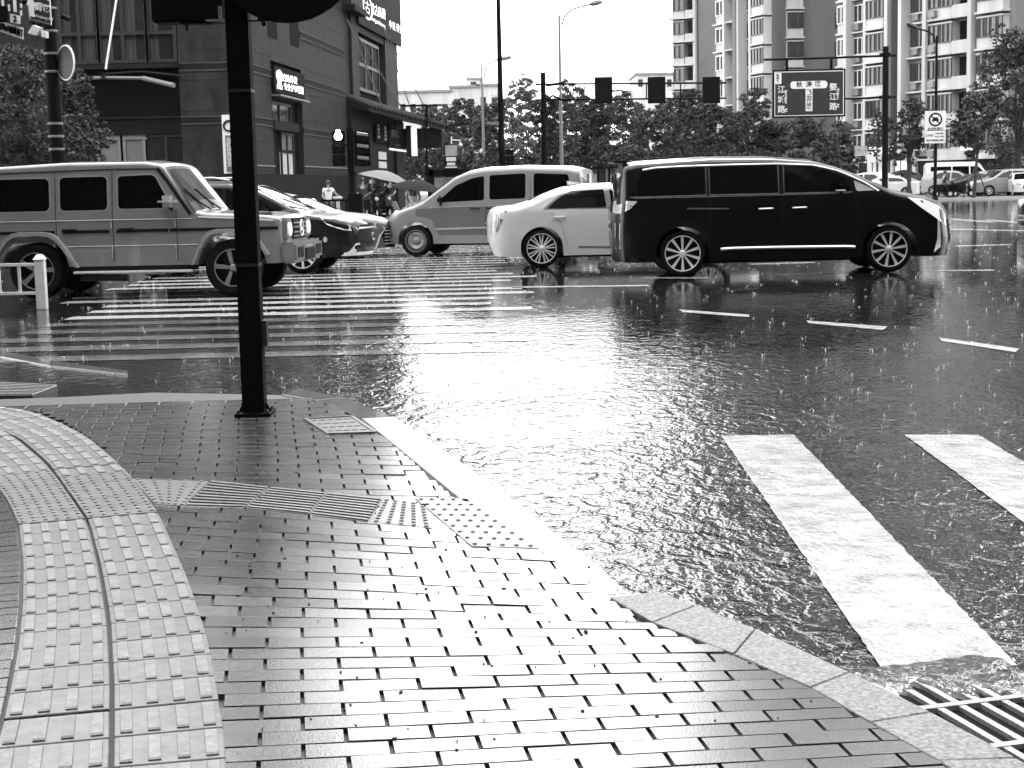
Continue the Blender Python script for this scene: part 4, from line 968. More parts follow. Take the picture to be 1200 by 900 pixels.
for f_, a0_, a1_, d_ in ((front, A(212), aC, .3), (side, -.3, B_(320), 0), (side, B_(355), B_(406), 0)):
    q = MB(); z_ = 2.3
    while z_ < 14: f_.box(q, a0_, a1_, d_, d_+.004, z_, z_+.014); z_ += 1.24
    q.build('cladding_joints', M_void, e)
# balcony-window bay with curtains
front.window(A(76), A(120), z_sill, 10.3, .12, 2, .33, curtain=.9, name='window', depth=.2, t=.14)
front.window(A(121), A(176), z_sill, 10.3, .12, 2, .33, curtain=.9, depth=.2, t=.14)
front.window(A(177), A(209), z_sill, 10.3, .12, 1, .33, curtain=.9, depth=.2, t=.14)
front.mk('ledge', M_band, A(72), A(212), .1, .55, z_sill-.30, z_sill-.12)
front.mk('balcony_front', M_stoneb, A(88), A(211), .1, .42, zz(front, 150, 82), z_sill-.30)
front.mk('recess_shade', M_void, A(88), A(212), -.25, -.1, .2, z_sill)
front.mk('recess_beam', M_band, A(110), A(212), .0, .25, zz(front, 150, 139.5), zz(front, 150, 137)); front.mk('recess_beam', M_stoneb, A(110), A(212), .0, .18, zz(front, 150, 158), zz(front, 150, 139.5))
front.window(A(111), A(138), 1.0, zz(front, 150, 161), .02, 1, glass=mat('frosted_glass', .14, .3, nz=(1, .2)), t=.2, frame=M_grymetal, name='shop_window')
front.window(A(141), A(167), 1.0, zz(front, 150, 161), .02, 1, glass=mat('frosted_glass', .14, .3), t=.2, frame=M_grymetal, name='shop_window')
front.window(A(169), A(214), 1.0, zz(front, 150, 160), .02, 2, .55, name='shop_window', t=.1)
# side wall
B = lambda x: side.px(x, 150)[0]
a1, a2, a3, a4, a5 = B(320), B(355), B(406), B(410), B(466)
q = MB(); side.box(q, -.3, a1, -.3, 0, 2.2, H0); side.box(q, a2, a3, -.3, 0, 2.2, H0); side.box(q, a1, a2, -.3, 0, zz(side, 340, 78), H0); q.build('side_cladding', M_stone, e)
zs = [zz(side, 300, 86), zz(side, 300, 146), zz(side, 380, 54)]
zsl = [zz(front, 270, 82), zz(front, 270, 144.5)]
bands(side, -.3, a1, [zz(side, 305, 88.5-2), zz(side, 305, 146)], 0); bands(side, a2, a3, [zz(side, 380, 56), zz(side, 380, 106), zz(side, 380, 157)-.14], 0)
side.mk('slot_window', M_void, B(318), B(329), -.02, .012, zz(side, 324, 47), 14); side.mk('slot_window', M_void, B(344), B(354), -.02, .012, zz(side, 349, 56), 14)
side.mk('string_course', M_grymetal, a2, a3, 0, .05, zz(side, 380, 196)-.03, zz(side, 380, 196)+.03); side.mk('string_course', M_grymetal, -.3, a1, 0, .05, zz(side, 305, 194)-.03, zz(side, 305, 194)+.03)
# recessed shop door under the lit sign
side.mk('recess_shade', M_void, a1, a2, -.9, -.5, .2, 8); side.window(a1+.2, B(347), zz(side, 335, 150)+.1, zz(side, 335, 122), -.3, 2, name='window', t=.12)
side.mk('ledge', M_band, a1, B(348), -.3, .1, zz(side, 335, 151)-.1, zz(side, 335, 143))
dg = mat('lit_door_glass', .25, .3, nz=(.6, .5), em=.12)
dr = side.window(B(334), B(347.5), .25, zz(side, 340, 178), -.25, 2, name='glass_door', t=.14, glass=dg); side.window(B(334), B(347.5), zz(side, 340, 177), zz(side, 340, 157), -.25, 2, name='window', t=.12, glass=mat('frosted_glass', .14, .3))
# upper bay at the end: pilasters, recessed window, sign fascia
q = MB(); side.box(q, a3, B(413), -.3, -.05, 2, H0); side.box(q, B(413), B(421), -.3, .12, 0, H0); side.box(q, B(452), a5, -.3, .12, 0, H0); side.box(q, B(421), B(452), -.3, .05, zz(side, 436, 50)+.2, H0); q.build('bay_wall', M_stone, e)
side.mk('bay_recess', M_stoneb, B(413), B(455), -1.2, -.9, 3, 12); side.window(B(424), B(448), zz(side, 436, 108), zz(side, 436, 52), -.16, 3, .5, name='window', t=.18, glass=mat('dim_bay_glass', .008, .6, .08))
side.mk('cornice', M_band, a3-.6*0, B(420), 0, .7, zz(side, 410, 17), zz(side, 410, 10)); side.mk('upper_storey', M_stone, a3, B(420), .0, .5, zz(side, 410, 10), H0)
side.mk('upper_window', M_void, B(430), B(450), .0, .16, zz(side, 440, 4)+.6, zz(side, 440, 4)+3)
# tiled canopy over the shops
cz = zz(side, 415, 121); nC = Vector((side.n.x, side.n.y, 0))
q = MB(); c0a, c1a = B(408), B(466)+1
def cpt(a, d, z): return tuple(side.pt(a, d, z))
q.hexa([cpt(c0a, -.1, cz-.3), cpt(c1a, -.1, cz-.3), cpt(c1a, 3.0, cz-1.05), cpt(c0a, 1.2, cz-.55)], [cpt(c0a, -.1, cz+.25), cpt(c1a, -.1, cz+.25), cpt(c1a, 3.0, cz-.75), cpt(c0a, 1.2, cz-.35)])
can = q.build('canopy', M_dkplastic, e); q = MB()
for k in range(24):
    t_ = (k+.5)/24; a = c0a+(c1a-c0a)*t_; dd = 1.2+1.8*t_; q.tube([cpt(a, 0, cz+.30), cpt(a, dd+.12, cz-.30-.42*t_)], .17, 6)
q.build('roof_tiles', M_tile, can)
q = MB(); side.box(q, c0a, c1a, -.1, .2, 2.4, cz-.3); side.box(q, B(466)+.1, B(466)+.9, -.1, 2.9, cz-2.2, cz-.9); q.build('shop_front', M_dkplastic, e)
for x, y, ytop in ((405, 25, 0), (447, 33, 0)):
    p1 = side.pt(*([B(x), .3, zz(side, x, y)])); 
    for da in ((3.0, 1.6), (7.0, 2.2)):
        q = MB(); q.tube([p1, side.pt(B(x)+da[0]*.9, da[1], cz-.2)], .035, 5); q.build('stay_rod', M_grymetal, can)
side.mk('shop_pillar', M_stone, B(457), B(466), 0, .4, .2, cz-.5)
side.window(B(433), B(444), .3, 2.9, .02, 1, name='glass_door', t=.14, frame=M_grymetal); side.window(B(445), B(456), .3, 2.6, .02, 2, name='shop_window', t=.12)
for z0, z1 in ((zz(side, 442, 187), zz(side, 442, 178)), (zz(side, 442, 197), zz(side, 442, 189.5))): side.mk('poster', M_signwhite, B(438), B(447), .22, .26, z0, z1)
side.mk('light_strip', M_litsign, B(445), B(466), .55, .62, zz(side, 455, 176)-.06, zz(side, 455, 176)+.06)
settle(e)
def sign(name, label, f, a0, a1, d, z0, z1, m, cat='sign', group=None):
    o = empty(name, f.pt((a0+a1)/2, d, z0), 0, label, cat, group); b_ = f.box(MB(), a0, a1, d, d+.14, z0, z1).build('panel', m, o); settle(o); return o
def stext(o, f, a, d, z, body, size, m, sx=1, **k): return text(body, size, m, o, Matrix.Translation(-o.location) @ FR(f.pt(a, d, z), f.u) @ Matrix.Diagonal((sx, 1, 1, 1)), **k)
fz0, fz1 = zz(side, 440, 41), zz(side, 440, 41)+3.7
o = sign('fascia_sign', 'big wall sign with round logo high on the granite block', side, B(419), B(468)+.3, .14, fz0, fz1, M_band)
def ring(o, f, a, d, z, r1, r0, m, name='logo', sx=1):
    q = MB(); n_ = 28; P = []
    for k in range(n_):
        t = 2*math.pi*k/n_
        for rr in (r1, r0):
            for dd in (d, d+.04): q.v.append(tuple(f.pt(a+sx*rr*math.cos(t), dd, z+rr*math.sin(t))))
    for k in range(n_):
        i, j = 4*k, 4*((k+1) % n_); q.f += [(i, j, j+1, i+1), (i+2, i+3, j+3, j+2), (i+1, j+1, j+3, i+3), (i, i+2, j+2, j)]
    x = q.build(name, m, o); x.matrix_parent_inverse = Matrix.Translation(-o.location); return x
L0, L1 = B(421), B(468); zc = lambda x, y: side.px(x, y)[1]
ring(o, side, B(429.5), .29, zc(429.5, 12.5), .68, .56, M_litsign, sx=2.4); stext(o, side, B(429.5), .30, zc(429.5, 13), '古', .8, M_litsign, sx=2.2)
for ch, x, y in (('北', 436, 14.5), ('古', 440, 16.5), ('质', 444, 18.5), ('唐', 448.5, 20)): stext(o, side, B(x), .30, zc(x, y), ch, .70, M_litsign, sx=2.0, bold=.004)
stext(o, side, B(442), .30, zc(442, 29), 'beiguzhitang', .34, M_litsign, sx=3, bold=.002)
for ch, x, y in (('中', 456, 32), ('医', 460, 34), ('养', 464.5, 36), ('生', 468, 38)): stext(o, side, B(x), .30, zc(x, y), ch, .56, M_litsign, sx=2.0, bold=.012)
o = sign('shop_sign', 'black illuminated shop sign with two rows of white characters above the recessed door', side, a1, a2, .02, zz(side, 338, 112), zz(side, 338, 83), M_signblack)
q = MB(); side.box(q, a1, a2, .0, .4, zz(side, 338, 117), zz(side, 338, 115)); x = q.build('light_rail', M_grymetal, o); x.matrix_parent_inverse = Matrix.Translation(-o.location)
ring(o, side, B(325), .17, zc(325, 90), .27, .02, M_litsign, sx=2.2); 
for ch, x in zip('古法养发', (331, 335, 339.5, 344)): stext(o, side, B(x), .18, zc(x, 91+(x-325)*.25), ch, .36, M_litsign, sx=2.2, bold=.008)
for ch, x in zip('专业护理', (332, 336, 340.5, 344.5)): stext(o, side, B(x), .18, zc(x, 101+(x-325)*.25), ch, .34, M_litsign, sx=2.2, bold=.008)
stext(o, side, B(325), .18, zc(325, 101), '品', .36, M_litsign, sx=3, bold=.02); stext(o, side, B(350), .18, zc(350, 107), '回', .36, M_litsign, sx=3, bold=.02)
o = empty('banner_sign', front.pt(A(267), .35, 3), 0, 'narrow vertical banner with round picture and small characters on the granite corner', 'banner')
for nm, m, a_, b2, y0, y1, d_ in (('panel', M_signwhite, 260, 275, 203.5, 135, .40), ('lower_panel', mat('mid_grey_print', .1, .5), 263.5, 272.5, 201, 159, .47)):
    x = front.box(MB(), A(a_), A(b2), .3, d_, zz(front, 267, y0), zz(front, 267, y1)).build(nm, m, o); x.matrix_parent_inverse = Matrix.Translation(-o.location)
ring(o, front, A(268), .41, zz(front, 268, 148), .24, .17, M_signblack)
for i, ch in enumerate('自助棋牌茶室'): stext(o, front, A(267.5), .48, zz(front, 267, 165+i*5.6), ch, .22, M_signwhite)
stext(dr, side, B(338), -.15, zz(side, 338, 196), '棋牌', .5, M_signwhite) if False else None
o = sign('shop_sign', 'dark shop board with pale characters in vertical columns under the canopy', side, B(433), B(447), .24, zz(side, 440, 168), zz(side, 440, 145), M_signblack)
for i, ch in enumerate('兰州牛肉'): stext(o, side, B(436), .4, zc(436, 148+i*4.3), ch, .18, M_signwhite, sx=4, bold=.003)
for i, ch in enumerate('拉面馆店'): stext(o, side, B(444), .4, zc(444, 150.5+i*4.3), ch, .19, M_signwhite, sx=4, bold=.003)
o = sign('shop_sign', 'dim shop board with large grey characters below the canopy end', side, B(448.5), B(465), .24, zz(side, 457, 174), zz(side, 457, 147), mat('dark_board', .012, .7, .08))
stext(o, side, B(457), .4, zc(457, 158), '鲜花店', .55, mat('grey_print', .2, .5), sx=2.6, bold=.005); stext(o, side, B(459), .4, zc(459, 170.5), 'XIAN HUA', .16, mat('grey_print', .2, .5), sx=3)
o = empty('lightbox_sign', D(484, 165, 104), 0, 'tall thin white lightbox sign hanging below the canopy beside the trees', 'sign')
q = MB(); p0, p1 = D(483, 182.5, 104), D(485.5, 149, 104); q.box(p0.x-.02, 103.8, p0.z, p1.x+.1, 105, p1.z); x = q.build('light_panel', M_litsign, o); x.matrix_parent_inverse = Matrix.Translation(-o.location)
q = MB(); q.box(p0.x-.35, 103.7, p0.z-.1, p0.x-.03, 105.1, p1.z+.1); q.box(p0.x-1.3, 104.3, p1.z-.2, p0.x, 104.4, p1.z-.1); x = q.build('case', M_dkmetal, o); x.matrix_parent_inverse = Matrix.Translation(-o.location)
# retracted awning arm
o = empty('awning_frame', D(150, 92, 65), 0, 'thin folding awning frame with slanting white rod on the granite front', 'awning')
q = MB(); q.tube([D(95, 92, 65), D(120, 91, 65), D(168, 91.5, 65)], .07, 6); q.tube([D(168, 91.5, 65), D(204, 100, 64)], .10, 6); x = q.build('arm', M_grymetal, o); x.matrix_parent_inverse = Matrix.Translation(-o.location)
q = MB(); q.tube([D(137, -4, 64.6), D(124, 81, 64.6)], .045, 6); x = q.build('rod', M_white, o); x.matrix_parent_inverse = Matrix.Translation(-o.location)
q = MB(); q.tube([D(118, 87, 65.5), D(165, 84, 65.4), D(215, 89, 65.5)], .05, 6); q.box(*D(118, 92, 64.8), *(D(124, 86, 65.1))); x = q.build('fabric_roll', M_dkplastic, o); x.matrix_parent_inverse = Matrix.Translation(-o.location)

# ---- residential towers on the right
def tower(name, label, O, u, width, depth, H, wall):
    e = empty(name, (O[0], O[1], 0), 0, label, 'tower block'); f = Fac(e, O, u)
    q = MB(); f.box(q, 0, width, -depth, 0, 0, H); f.box(q, -.3, width+.3, -depth-.3, .3, H, H+1.2); q.build('wall', wall, e); return e, f
NT = []
def column_module(f, a0, a1, zs, kind, m_wall=None, **k):
    "one storey module repeated up the facade; copies share meshes"
    proto = None
    for i, z in enumerate(zs):
        if proto is None:
            proto = []
            if kind in ('win', 'bay', 'balc'):
                d = .05 if kind == 'win' else (.75 if kind == 'bay' else 1.0)
                w_ = f.window(a0, a1, z+.95, z+2.45, d, k.get('nb', 3), frame=k.get('frame', M_dkmetal), curtain=k.get('cur', 0), t=.07); proto.append(w_)
                if kind != 'win':
                    q = MB(); f.box(q, a0, a1, 0, d, z+.05, z+.93); f.box(q, a0-.12, a1+.12, 0, d+.18, z-.12, z+.05); f.box(q, a0-.05, a1+.05, 0, d+.08, z+2.5, z+2.62)
                    f.box(q, a0, a0+.08, 0, d-.01, z+.93, z+2.5); f.box(q, a1-.08, a1, 0, d-.01, z+.93, z+2.5); proto.append(q.build('balcony', m_wall or M_conc, f.e))
                else:
                    proto.append(f.box(MB(), a0-.1, a1+.1, 0, .22, z+.80, z+.92).build('sill', M_conc, f.e))
            elif kind == 'open':
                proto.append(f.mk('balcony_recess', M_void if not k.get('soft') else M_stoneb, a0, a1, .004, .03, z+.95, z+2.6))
                q = MB(); f.box(q, a0, a1, .0, .9, z-.12, z+.05); f.box(q, a0, a1, .82, .9, z+.05, z+.95); proto.append(q.build('balcony', m_wall or M_conc, f.e))
            elif kind == 'ledge': proto.append(f.mk('ledge', M_conc, a0, a1, 0, k.get('d', .35), z-.12, z+.06))
            elif kind == 'dark': proto.append(f.mk('recess_window', M_wglass, a0, a1, -.02, .02, z+.9, z+2.5))
            if k.get('ac') and kind in ('win', 'bay', 'balc'):
                d = .05 if kind == 'win' else (.75 if kind == 'bay' else 1.0); proto.append(f.mk('air_conditioner', M_grymetal, a0+.3, a0+1.05, d+.02, d+.38, z+.2, z+.75))
        else:
            for p in proto:
                c_ = copy_tree(p, f.e); c_.location.z += z-zs[0]
                if p.name.startswith('air') and rnd.random() < .45: c_.location.x += f.u.x*.5*rnd.random(); c_.location.z += .05
# tower C, nearest right, seen obliquely
P1, P2 = D(1186, 200, 130), D(988, 200, 150); uC = (P1.x-P2.x, P1.y-P2.y); wC = math.hypot(*uC)
e, f = tower('apartment_tower', 'pale block with enclosed balconies behind the no-cars sign', (P2.x, P2.y), uC, wC, 14, 62, M_tower2)
ac_ = lambda x: f.px(x, 100)[0]
z0C = f.px(1078, 113)[1]-2.45-.1   # top of a window row
st_ = 2.95; base = z0C
while base > 4.5: base -= st_
zsC = [base+st_*i for i in range(8)]
column_module(f, ac_(989), ac_(998.5), zsC, 'bay', nb=2, frame=M_white, cur=.5); column_module(f, ac_(1001), ac_(1021), zsC, 'win', nb=4, frame=M_white, cur=.7, ac=1)
column_module(f, ac_(1025), ac_(1045), zsC, 'balc', nb=4, cur=.6); column_module(f, ac_(1054), ac_(1062), zsC, 'dark')
column_module(f, ac_(1068), ac_(1090), zsC, 'win', nb=4, cur=.8, ac=1); column_module(f, ac_(1096), ac_(1123), zsC, 'bay', nb=5, cur=.7, ac=1)
column_module(f, ac_(1124.5), ac_(1143), zsC, 'open'); column_module(f, ac_(1152), ac_(1182), zsC, 'bay', nb=4, frame=M_dkmetal, cur=.7)
for x in (1000, 1023.5, 1048, 1064.5, 1093, 1146): f.mk('pier', M_conc, ac_(x)-.22, ac_(x)+.22, 0, 1.05, 3.5, 62)
f.mk('pier', M_tower, ac_(1048.5)+.25, ac_(1053), 0, .9, 3.5, 62)
for z in zsC: f.mk('ledge', M_conc, ac_(1065), ac_(1143), 0, .5, z-.10, z+.05); f.mk('ledge', M_conc, ac_(999), ac_(1047), 0, .45, z-.08, z+.05)
f.mk('shop_band', M_dkplastic, -1, wC, 0, .3, 0, 3.2)
for x0, x1, m_ in ((1006, 1010, M_white), (1042, 1045, M_white), (1050, 1053, M_conc), (1068, 1072, M_white), (1076, 1080, M_conc)): f.mk('shop_pillar', m_, ac_(x0), ac_(x1), .3, .6, 0, 3.1)
f.window(ac_(1020), ac_(1040), .3, 2.9, .32, 3, name='shop_window', glass=mat('lit_shop', .3, .3, nz=(.8, .7), em=.2)); f.window(ac_(1053), ac_(1067), .3, 2.9, .32, 2, name='shop_window', glass=mat('lit_shop', .3, .3))
settle(e)
def box_sign(label, Y, x0, y0, x1, y1, m, txt=None, grp=None):
    a, b_ = D(x0, y1, Y), D(x1, y0, Y); o = empty('shop_sign', (a.x, Y, a.z), 0, label, 'sign', grp)
    q = MB(); q.box(0, -.15, 0, b_.x-a.x, .15, b_.z-a.z); q.build('panel', m, o)
    if txt: text(txt, (b_.z-a.z)*.6, M_signblack if m is not M_signblack else M_litsign, o, Matrix.Translation(-o.location) @ FR((a.x+(b_.x-a.x)/2, Y-.17, (a.z+b_.z)/2)))
    return o
box_sign('bright white lit shop sign just left of the gantry post foot', 127, 1019, 172, 1037, 180, M_litsign)
box_sign('pale framed shop sign left of the bright white lit one', 129, 1001, 171, 1016, 183, mat('pale_print', .3, .5, nz=(3, .6)))
box_sign('small bright shop sign between gantry post and street tree', 127, 1041, 171, 1046, 180, M_litsign)
box_sign('small white sign in the dark under the big tree', 108, 1126, 171, 1139, 176, M_litsign)
# tower B centre right
P1, P2 = D(905, 200, 165), D(838, 200, 178); uB = (P1.x-P2.x, P1.y-P2.y); wB = math.hypot(*uB)
e, f = tower('apartment_tower', 'tall block with bay windows and blank end wall behind the road sign', (P2.x, P2.y), uB, wB, 12, 82, M_tower)
q = MB(); E1 = D(904.6, 200, 165.4); E2 = D(986, 200, 166); q.slab([(E1.x, 165.4), (E2.x, 166), (E2.x-1, 182), (E1.x-2, 182)], 0, 82); q.build('end_wall', M_tower, e)
f2 = Fac(e, (E1.x, 165.4), (E2.x-E1.x, .6))
z0 = f.px(865, 58)[1]
while z0 > 6: z0 -= 2.93
zsB = [z0+2.93*i for i in range(10)]; ab = lambda x: f.px(x, 100)[0]
column_module(f, ab(847), ab(857), zsB, 'bay', nb=2, cur=.7, frame=M_white); column_module(f, ab(860), ab(868), zsB, 'win', nb=2, cur=.6)
column_module(f, ab(877), ab(888), zsB, 'win', nb=2, cur=.7); column_module(f, ab(891), ab(904.5), zsB, 'balc', nb=4, cur=.6)
for x in (858.5, 874.8, 889.5): f.mk('pier', M_conc, ab(x)-.25, ab(x)+.25, 0, 1.1, 3, 82)
f.mk('pier', M_tower, ab(870), ab(874), 0, 1.2, 3, 82)
for z in zsB: f.mk('ledge', M_conc, ab(845), ab(869), 0, 1.0, z-.10, z+.05)
a2_ = lambda x: f2.px(x, 100)[0]
column_module(f2, a2_(921), a2_(939), [z+.5 for z in zsB[2:]], 'bay', nb=2, cur=.6); column_module(f2, a2_(978), a2_(986), [z+.5 for z in zsB[2:]], 'dark')
settle(e)
# tower A, farther
A0 = D(790, 200, 208); A1 = D(818, 200, 206); A2 = D(852, 200, 204)
e, f = tower('apartment_tower', 'grey apartment tower at the left of the group, rising beside the open sky', (A0.x, A0.y), (A1.x-A0.x, A1.y-A0.y), 3.15, 14, 84, M_tower)
q = MB(); q.slab([(A1.x+.1, A1.y-.6), (A2.x, A2.y), (A2.x+1, 220), (A1.x, 220)], 0, 84); q.build('end_wall', mat('grey_render_b', .14, .8, .3, nz=(.3, .15)), e)
z0 = f.px(800, 22)[1]
while z0 > 10: z0 -= 2.95
zsA = [z0+2.95*i for i in range(10)]; aa = lambda x: f.px(x, 100)[0]
column_module(f, aa(793), aa(805.5), zsA, 'bay', nb=2, cur=.4); column_module(f, aa(807), aa(816), zsA, 'open', soft=1)
for z in zsA: f.mk('ledge', M_conc, aa(788), aa(817), 0, 1.1, z-.12, z+.06)
f.mk('pier', M_conc, aa(817)-.1, aa(818)+.1, 0, .9, 3, 84)
settle(e)
# far buildings, coloured pale to stand in for thicker haze
def far_block(label, pts, Y, depth, rows, m):
    e = empty('distant_building', (D(pts[0][0], 200, Y).x, Y, 0), 0, label, 'building'); q = MB()
    for (x0, x1, yt) in pts: a, b_ = D(x0, yt, Y), D(x1, yt, Y); q.box(a.x, Y, 0, b_.x, Y+depth, a.z)
    q.build('wall', m, e); q = MB()
    for (x0, x1, yt) in pts: a, b_ = D(x0, yt, Y), D(x1, yt, Y); q.box(a.x-.4, Y-.5, a.z, b_.x+.4, Y+depth, a.z+.5)
    q.build('roof', M_grymetal, e); f = Fac(e, (D(pts[0][0], 200, Y).x, Y), (1, 0)); proto = None
    for r_ in rows:
        for (x0, x1, yt) in pts:
            n_ = max(1, int((x1-x0)/11.))
            for k in range(n_):
                a0, zt = f.px(x0+(x1-x0)*(k+.25)/n_, yt+r_); a1_, _ = f.px(x0+(x1-x0)*(k+.72)/n_, yt+r_)
                f.mk('window', M_wglass if r_ % 2 else M_conc, a0, a1_, .02, .1, zt-1.7, zt)
    settle(e); return e
far_block('long low building, haze painted into its pale colour, between granite block and trees', [(466, 528, 109), (528, 560, 103), (560, 586, 101)], 330, 25, (4, 13), M_conc)
far_block('faint rooftop block peeping over the trees right of the tall lamp', [(745, 790, 88)], 380, 20, (5,), M_conc)
far_block('tiny faint roof above the trees beside the tall black pole', [(548, 562, 93)], 420, 20, (3,), M_conc)
o = empty('rooftop_sign', D(540, 100, 340), 0, 'small faint hoarding on a mast above the pale long building', 'sign'); q = MB(); a, b_ = D(539, 86, 340), D(544.5, 74, 340); q.box(a.x, 340, a.z, b_.x, 340.5, b_.z); x = q.build('panel', M_conc, o); x.matrix_parent_inverse = Matrix.Translation(-o.location)
q = MB(); q.tube([(a.x+.4, 340.2, 10), (a.x+.4, 340.2, a.z)], .15, 5); x = q.build('mast', M_grymetal, o); x.matrix_parent_inverse = Matrix.Translation(-o.location)
# unseen blocks added out of frame to darken the reflections
for nm_, lb_, P_, H_, m_ in (('added_tower_block', 'plain grey block added out of frame beyond the right edge to darken reflections', [(58, 105), (100, 100), (104, 125), (60, 128)], 70, M_tower),
        ('added_dark_block', 'dark unseen block added behind the photographer to darken reflections', [(-70, -22), (75, -22), (75, -34), (-70, -34)], 60, M_stone),
        ('added_dark_block', 'dark block added out of frame on the near left to darken reflections', [(-60, -18), (-30, -18), (-26, 14), (-60, 14)], 34, M_stone),
        ('added_dark_block', 'dark block added out of frame on the near right to darken reflections', [(40, -18), (80, -18), (80, 30), (44, 30)], 34, M_stone)):
    e = empty(nm_, (P_[0][0], P_[0][1], 0), 0, lb_, 'building'); q = MB(); q.slab(P_, 0, H_); w_ = q.build('wall', m_, e)
    x0_, x1_ = min(p[0] for p in P_), max(p[0] for p in P_); y1_ = max(p[1] for p in P_); q = MB()
    for zi in range(3, int(H_)-2, 4):
        for k in range(int((x1_-x0_)/5)): q.box(x0_+1+k*5, y1_-.3, zi, x0_+4+k*5, y1_+.04, zi+2)
    q.build('window_band', M_wglass, w_) if nm_ == 'added_dark_block' else None
    settle(e)

# ================================================================== TREES
def tree(label, px, Y, ptop, wpx, m=None, zb=.12, n=2600, leaf=.30, group='street trees across the junction', name='broadleaf_tree', seed=0, trunk=.16, low=.28, lean=0, lobes=11, forks=5):
    m = m or M_leaf; rs = np.random.RandomState(seed+int(px)); top = D(px, ptop, Y); H = top.z; Wd = wpx/FPX*Y/2; x0 = top.x
    e = empty(name, (x0, Y, zb), 0, label, 'tree', group); H -= zb
    L_ = []
    for i in range(lobes):
        t = i/(lobes-1); z = H*(low+.06+(1-low-.14)*t); sp_r = Wd*math.sin(math.pi*min(1, .25+.72*t))**.7
        a = rs.uniform(0, 6.28); rr = sp_r*rs.uniform(.25, .72)
        L_.append((rr*math.cos(a), rr*math.sin(a), z+rs.uniform(-.05, .05)*H, Wd*rs.uniform(.34, .58), H*rs.uniform(.10, .17)))
    for a in (0, 2.1, 4.2): L_.append((Wd*.62*math.cos(a+seed), Wd*.62*math.sin(a+seed), H*(low+.25+.1*rs.rand()), Wd*.42, H*.12))
    L_.append((0, 0, H*.88, Wd*.42, H*.12))
    V = []
    per = n//len(L_)
    sub = []
    for (cx, cy, cz, rx, rz) in L_:     # small twig clumps on each lobe's shell
        for _ in range(12):
            d = rs.normal(size=3); d /= np.linalg.norm(d); r_ = rs.uniform(.55, 1.05); sub.append((cx+d[0]*rx*r_, cy+d[1]*rx*r_, cz+d[2]*rz*r_, rx*rs.uniform(.18, .36)))
    sub = np.array(sub); k = rs.randint(0, len(sub), n); c_ = sub[k, :3]; r_ = sub[k, 3:4]
    P = c_+rs.normal(size=(n, 3))*r_*np.array([.44, .44, .30]); P[:, 2] = np.clip(P[:, 2], H*low*.7, H)
    nrm = rs.normal(size=(n, 3))+np.array([0, 0, .7]); nrm /= np.linalg.norm(nrm, axis=1, keepdims=True)
    a = np.cross(nrm, rs.normal(size=(n, 3))); a /= np.linalg.norm(a, axis=1, keepdims=True); b_ = np.cross(nrm, a); sz = leaf*rs.uniform(.5, 1.25, (n, 1))
    v = np.stack([P-a*sz*.5, P+b_*sz*.28-nrm*sz*.06, P+a*sz*.5, P-b_*sz*.28-nrm*sz*.06], 1).reshape(-1, 3)
    me = bpy.data.meshes.new('crown'); me.vertices.add(4*n); me.vertices.foreach_set('co', v.ravel().astype(np.float32)); me.loops.add(4*n); me.loops.foreach_set('vertex_index', np.arange(4*n, dtype=np.int32))
    me.polygons.add(n); me.polygons.foreach_set('loop_start', np.arange(0, 4*n, 4, dtype=np.int32)); me.update(calc_edges=True); me.materials.append(m)
    o = bpy.data.objects.new('crown', me); C.objects.link(o); o.parent = e
    q = MB(); zt = H*(low+.05); q.tube([(0, 0, 0), (lean*.3, .03, zt*.5), (lean*.6, 0, zt)], [trunk*1.35, trunk, trunk*.85], 8)
    for i in range(forks):
        c2 = L_[(i*2+1) % len(L_)]; q.tube([(lean*.6, 0, zt*.96), ((lean*.6+c2[0])*.5, c2[1]*.4, (zt+c2[2])*.5+.05*H), (c2[0], c2[1], c2[2]+.05*H)], [trunk*.6, trunk*.38, trunk*.12], 6)
    q.build('trunk', M_bark, e, smooth=True); return e
row = [(478, 150, 152, 50, M_leaf, 'low bushy tree behind the canopy end of the granite block'), (505, 135, 125, 62, M_leaf, 'tree rising over the white lightbox sign and side street'),
       (540, 140, 116, 62, M_leaf2, 'dark tree behind the camera column and notice board'), (572, 128, 122, 56, M_leaf, 'tree behind the thin lamp standard left of the tall black pole'),
       (612, 165, 88, 62, M_leaf3, 'tallest pale tree just right of the tall black pole'), (642, 128, 112, 52, M_leaf2, 'tree directly behind the gantry post with two arms'),
       (668, 138, 92, 60, M_leaf, 'upright tree behind the tallest street lamp'), (700, 122, 118, 62, M_leaf2, 'tree behind the leftmost hanging signal box'),
       (730, 140, 106, 66, M_leaf, 'round tree between the leftmost and middle signal boxes'), (765, 126, 124, 70, M_leaf, 'dark round tree below the middle signal box'),
       (800, 138, 106, 60, M_leaf2, 'tree in front of the leftmost grey tower'), (832, 122, 122, 72, M_leaf2, 'broad dark tree below the rightmost signal box'),
       (868, 130, 132, 66, M_leaf, 'tree at the foot of the bay-windowed tower'), (905, 122, 140, 66, M_leaf2, 'low dark tree under the left edge of the blue road sign'),
       (885, 150, 104, 46, M_leaf, 'thin airy tree top left of the blue road sign'), (948, 126, 138, 66, M_leaf, 'spreading tree under the blue road sign'), (985, 130, 142, 48, M_leaf3, 'small pale tree right of the blue road sign')]
for i, (x, Y, yt, wd, m_, lb) in enumerate(row): tree(lb, x, Y, yt, wd*1.2, m_, n=11000, leaf=.27, seed=i, low=.13, lobes=15)
back = [(520, 128), (556, 124), (590, 116), (625, 118), (660, 118), (690, 112), (715, 120), (748, 122), (782, 118), (815, 128), (850, 134), (890, 142), (925, 146), (965, 148)]
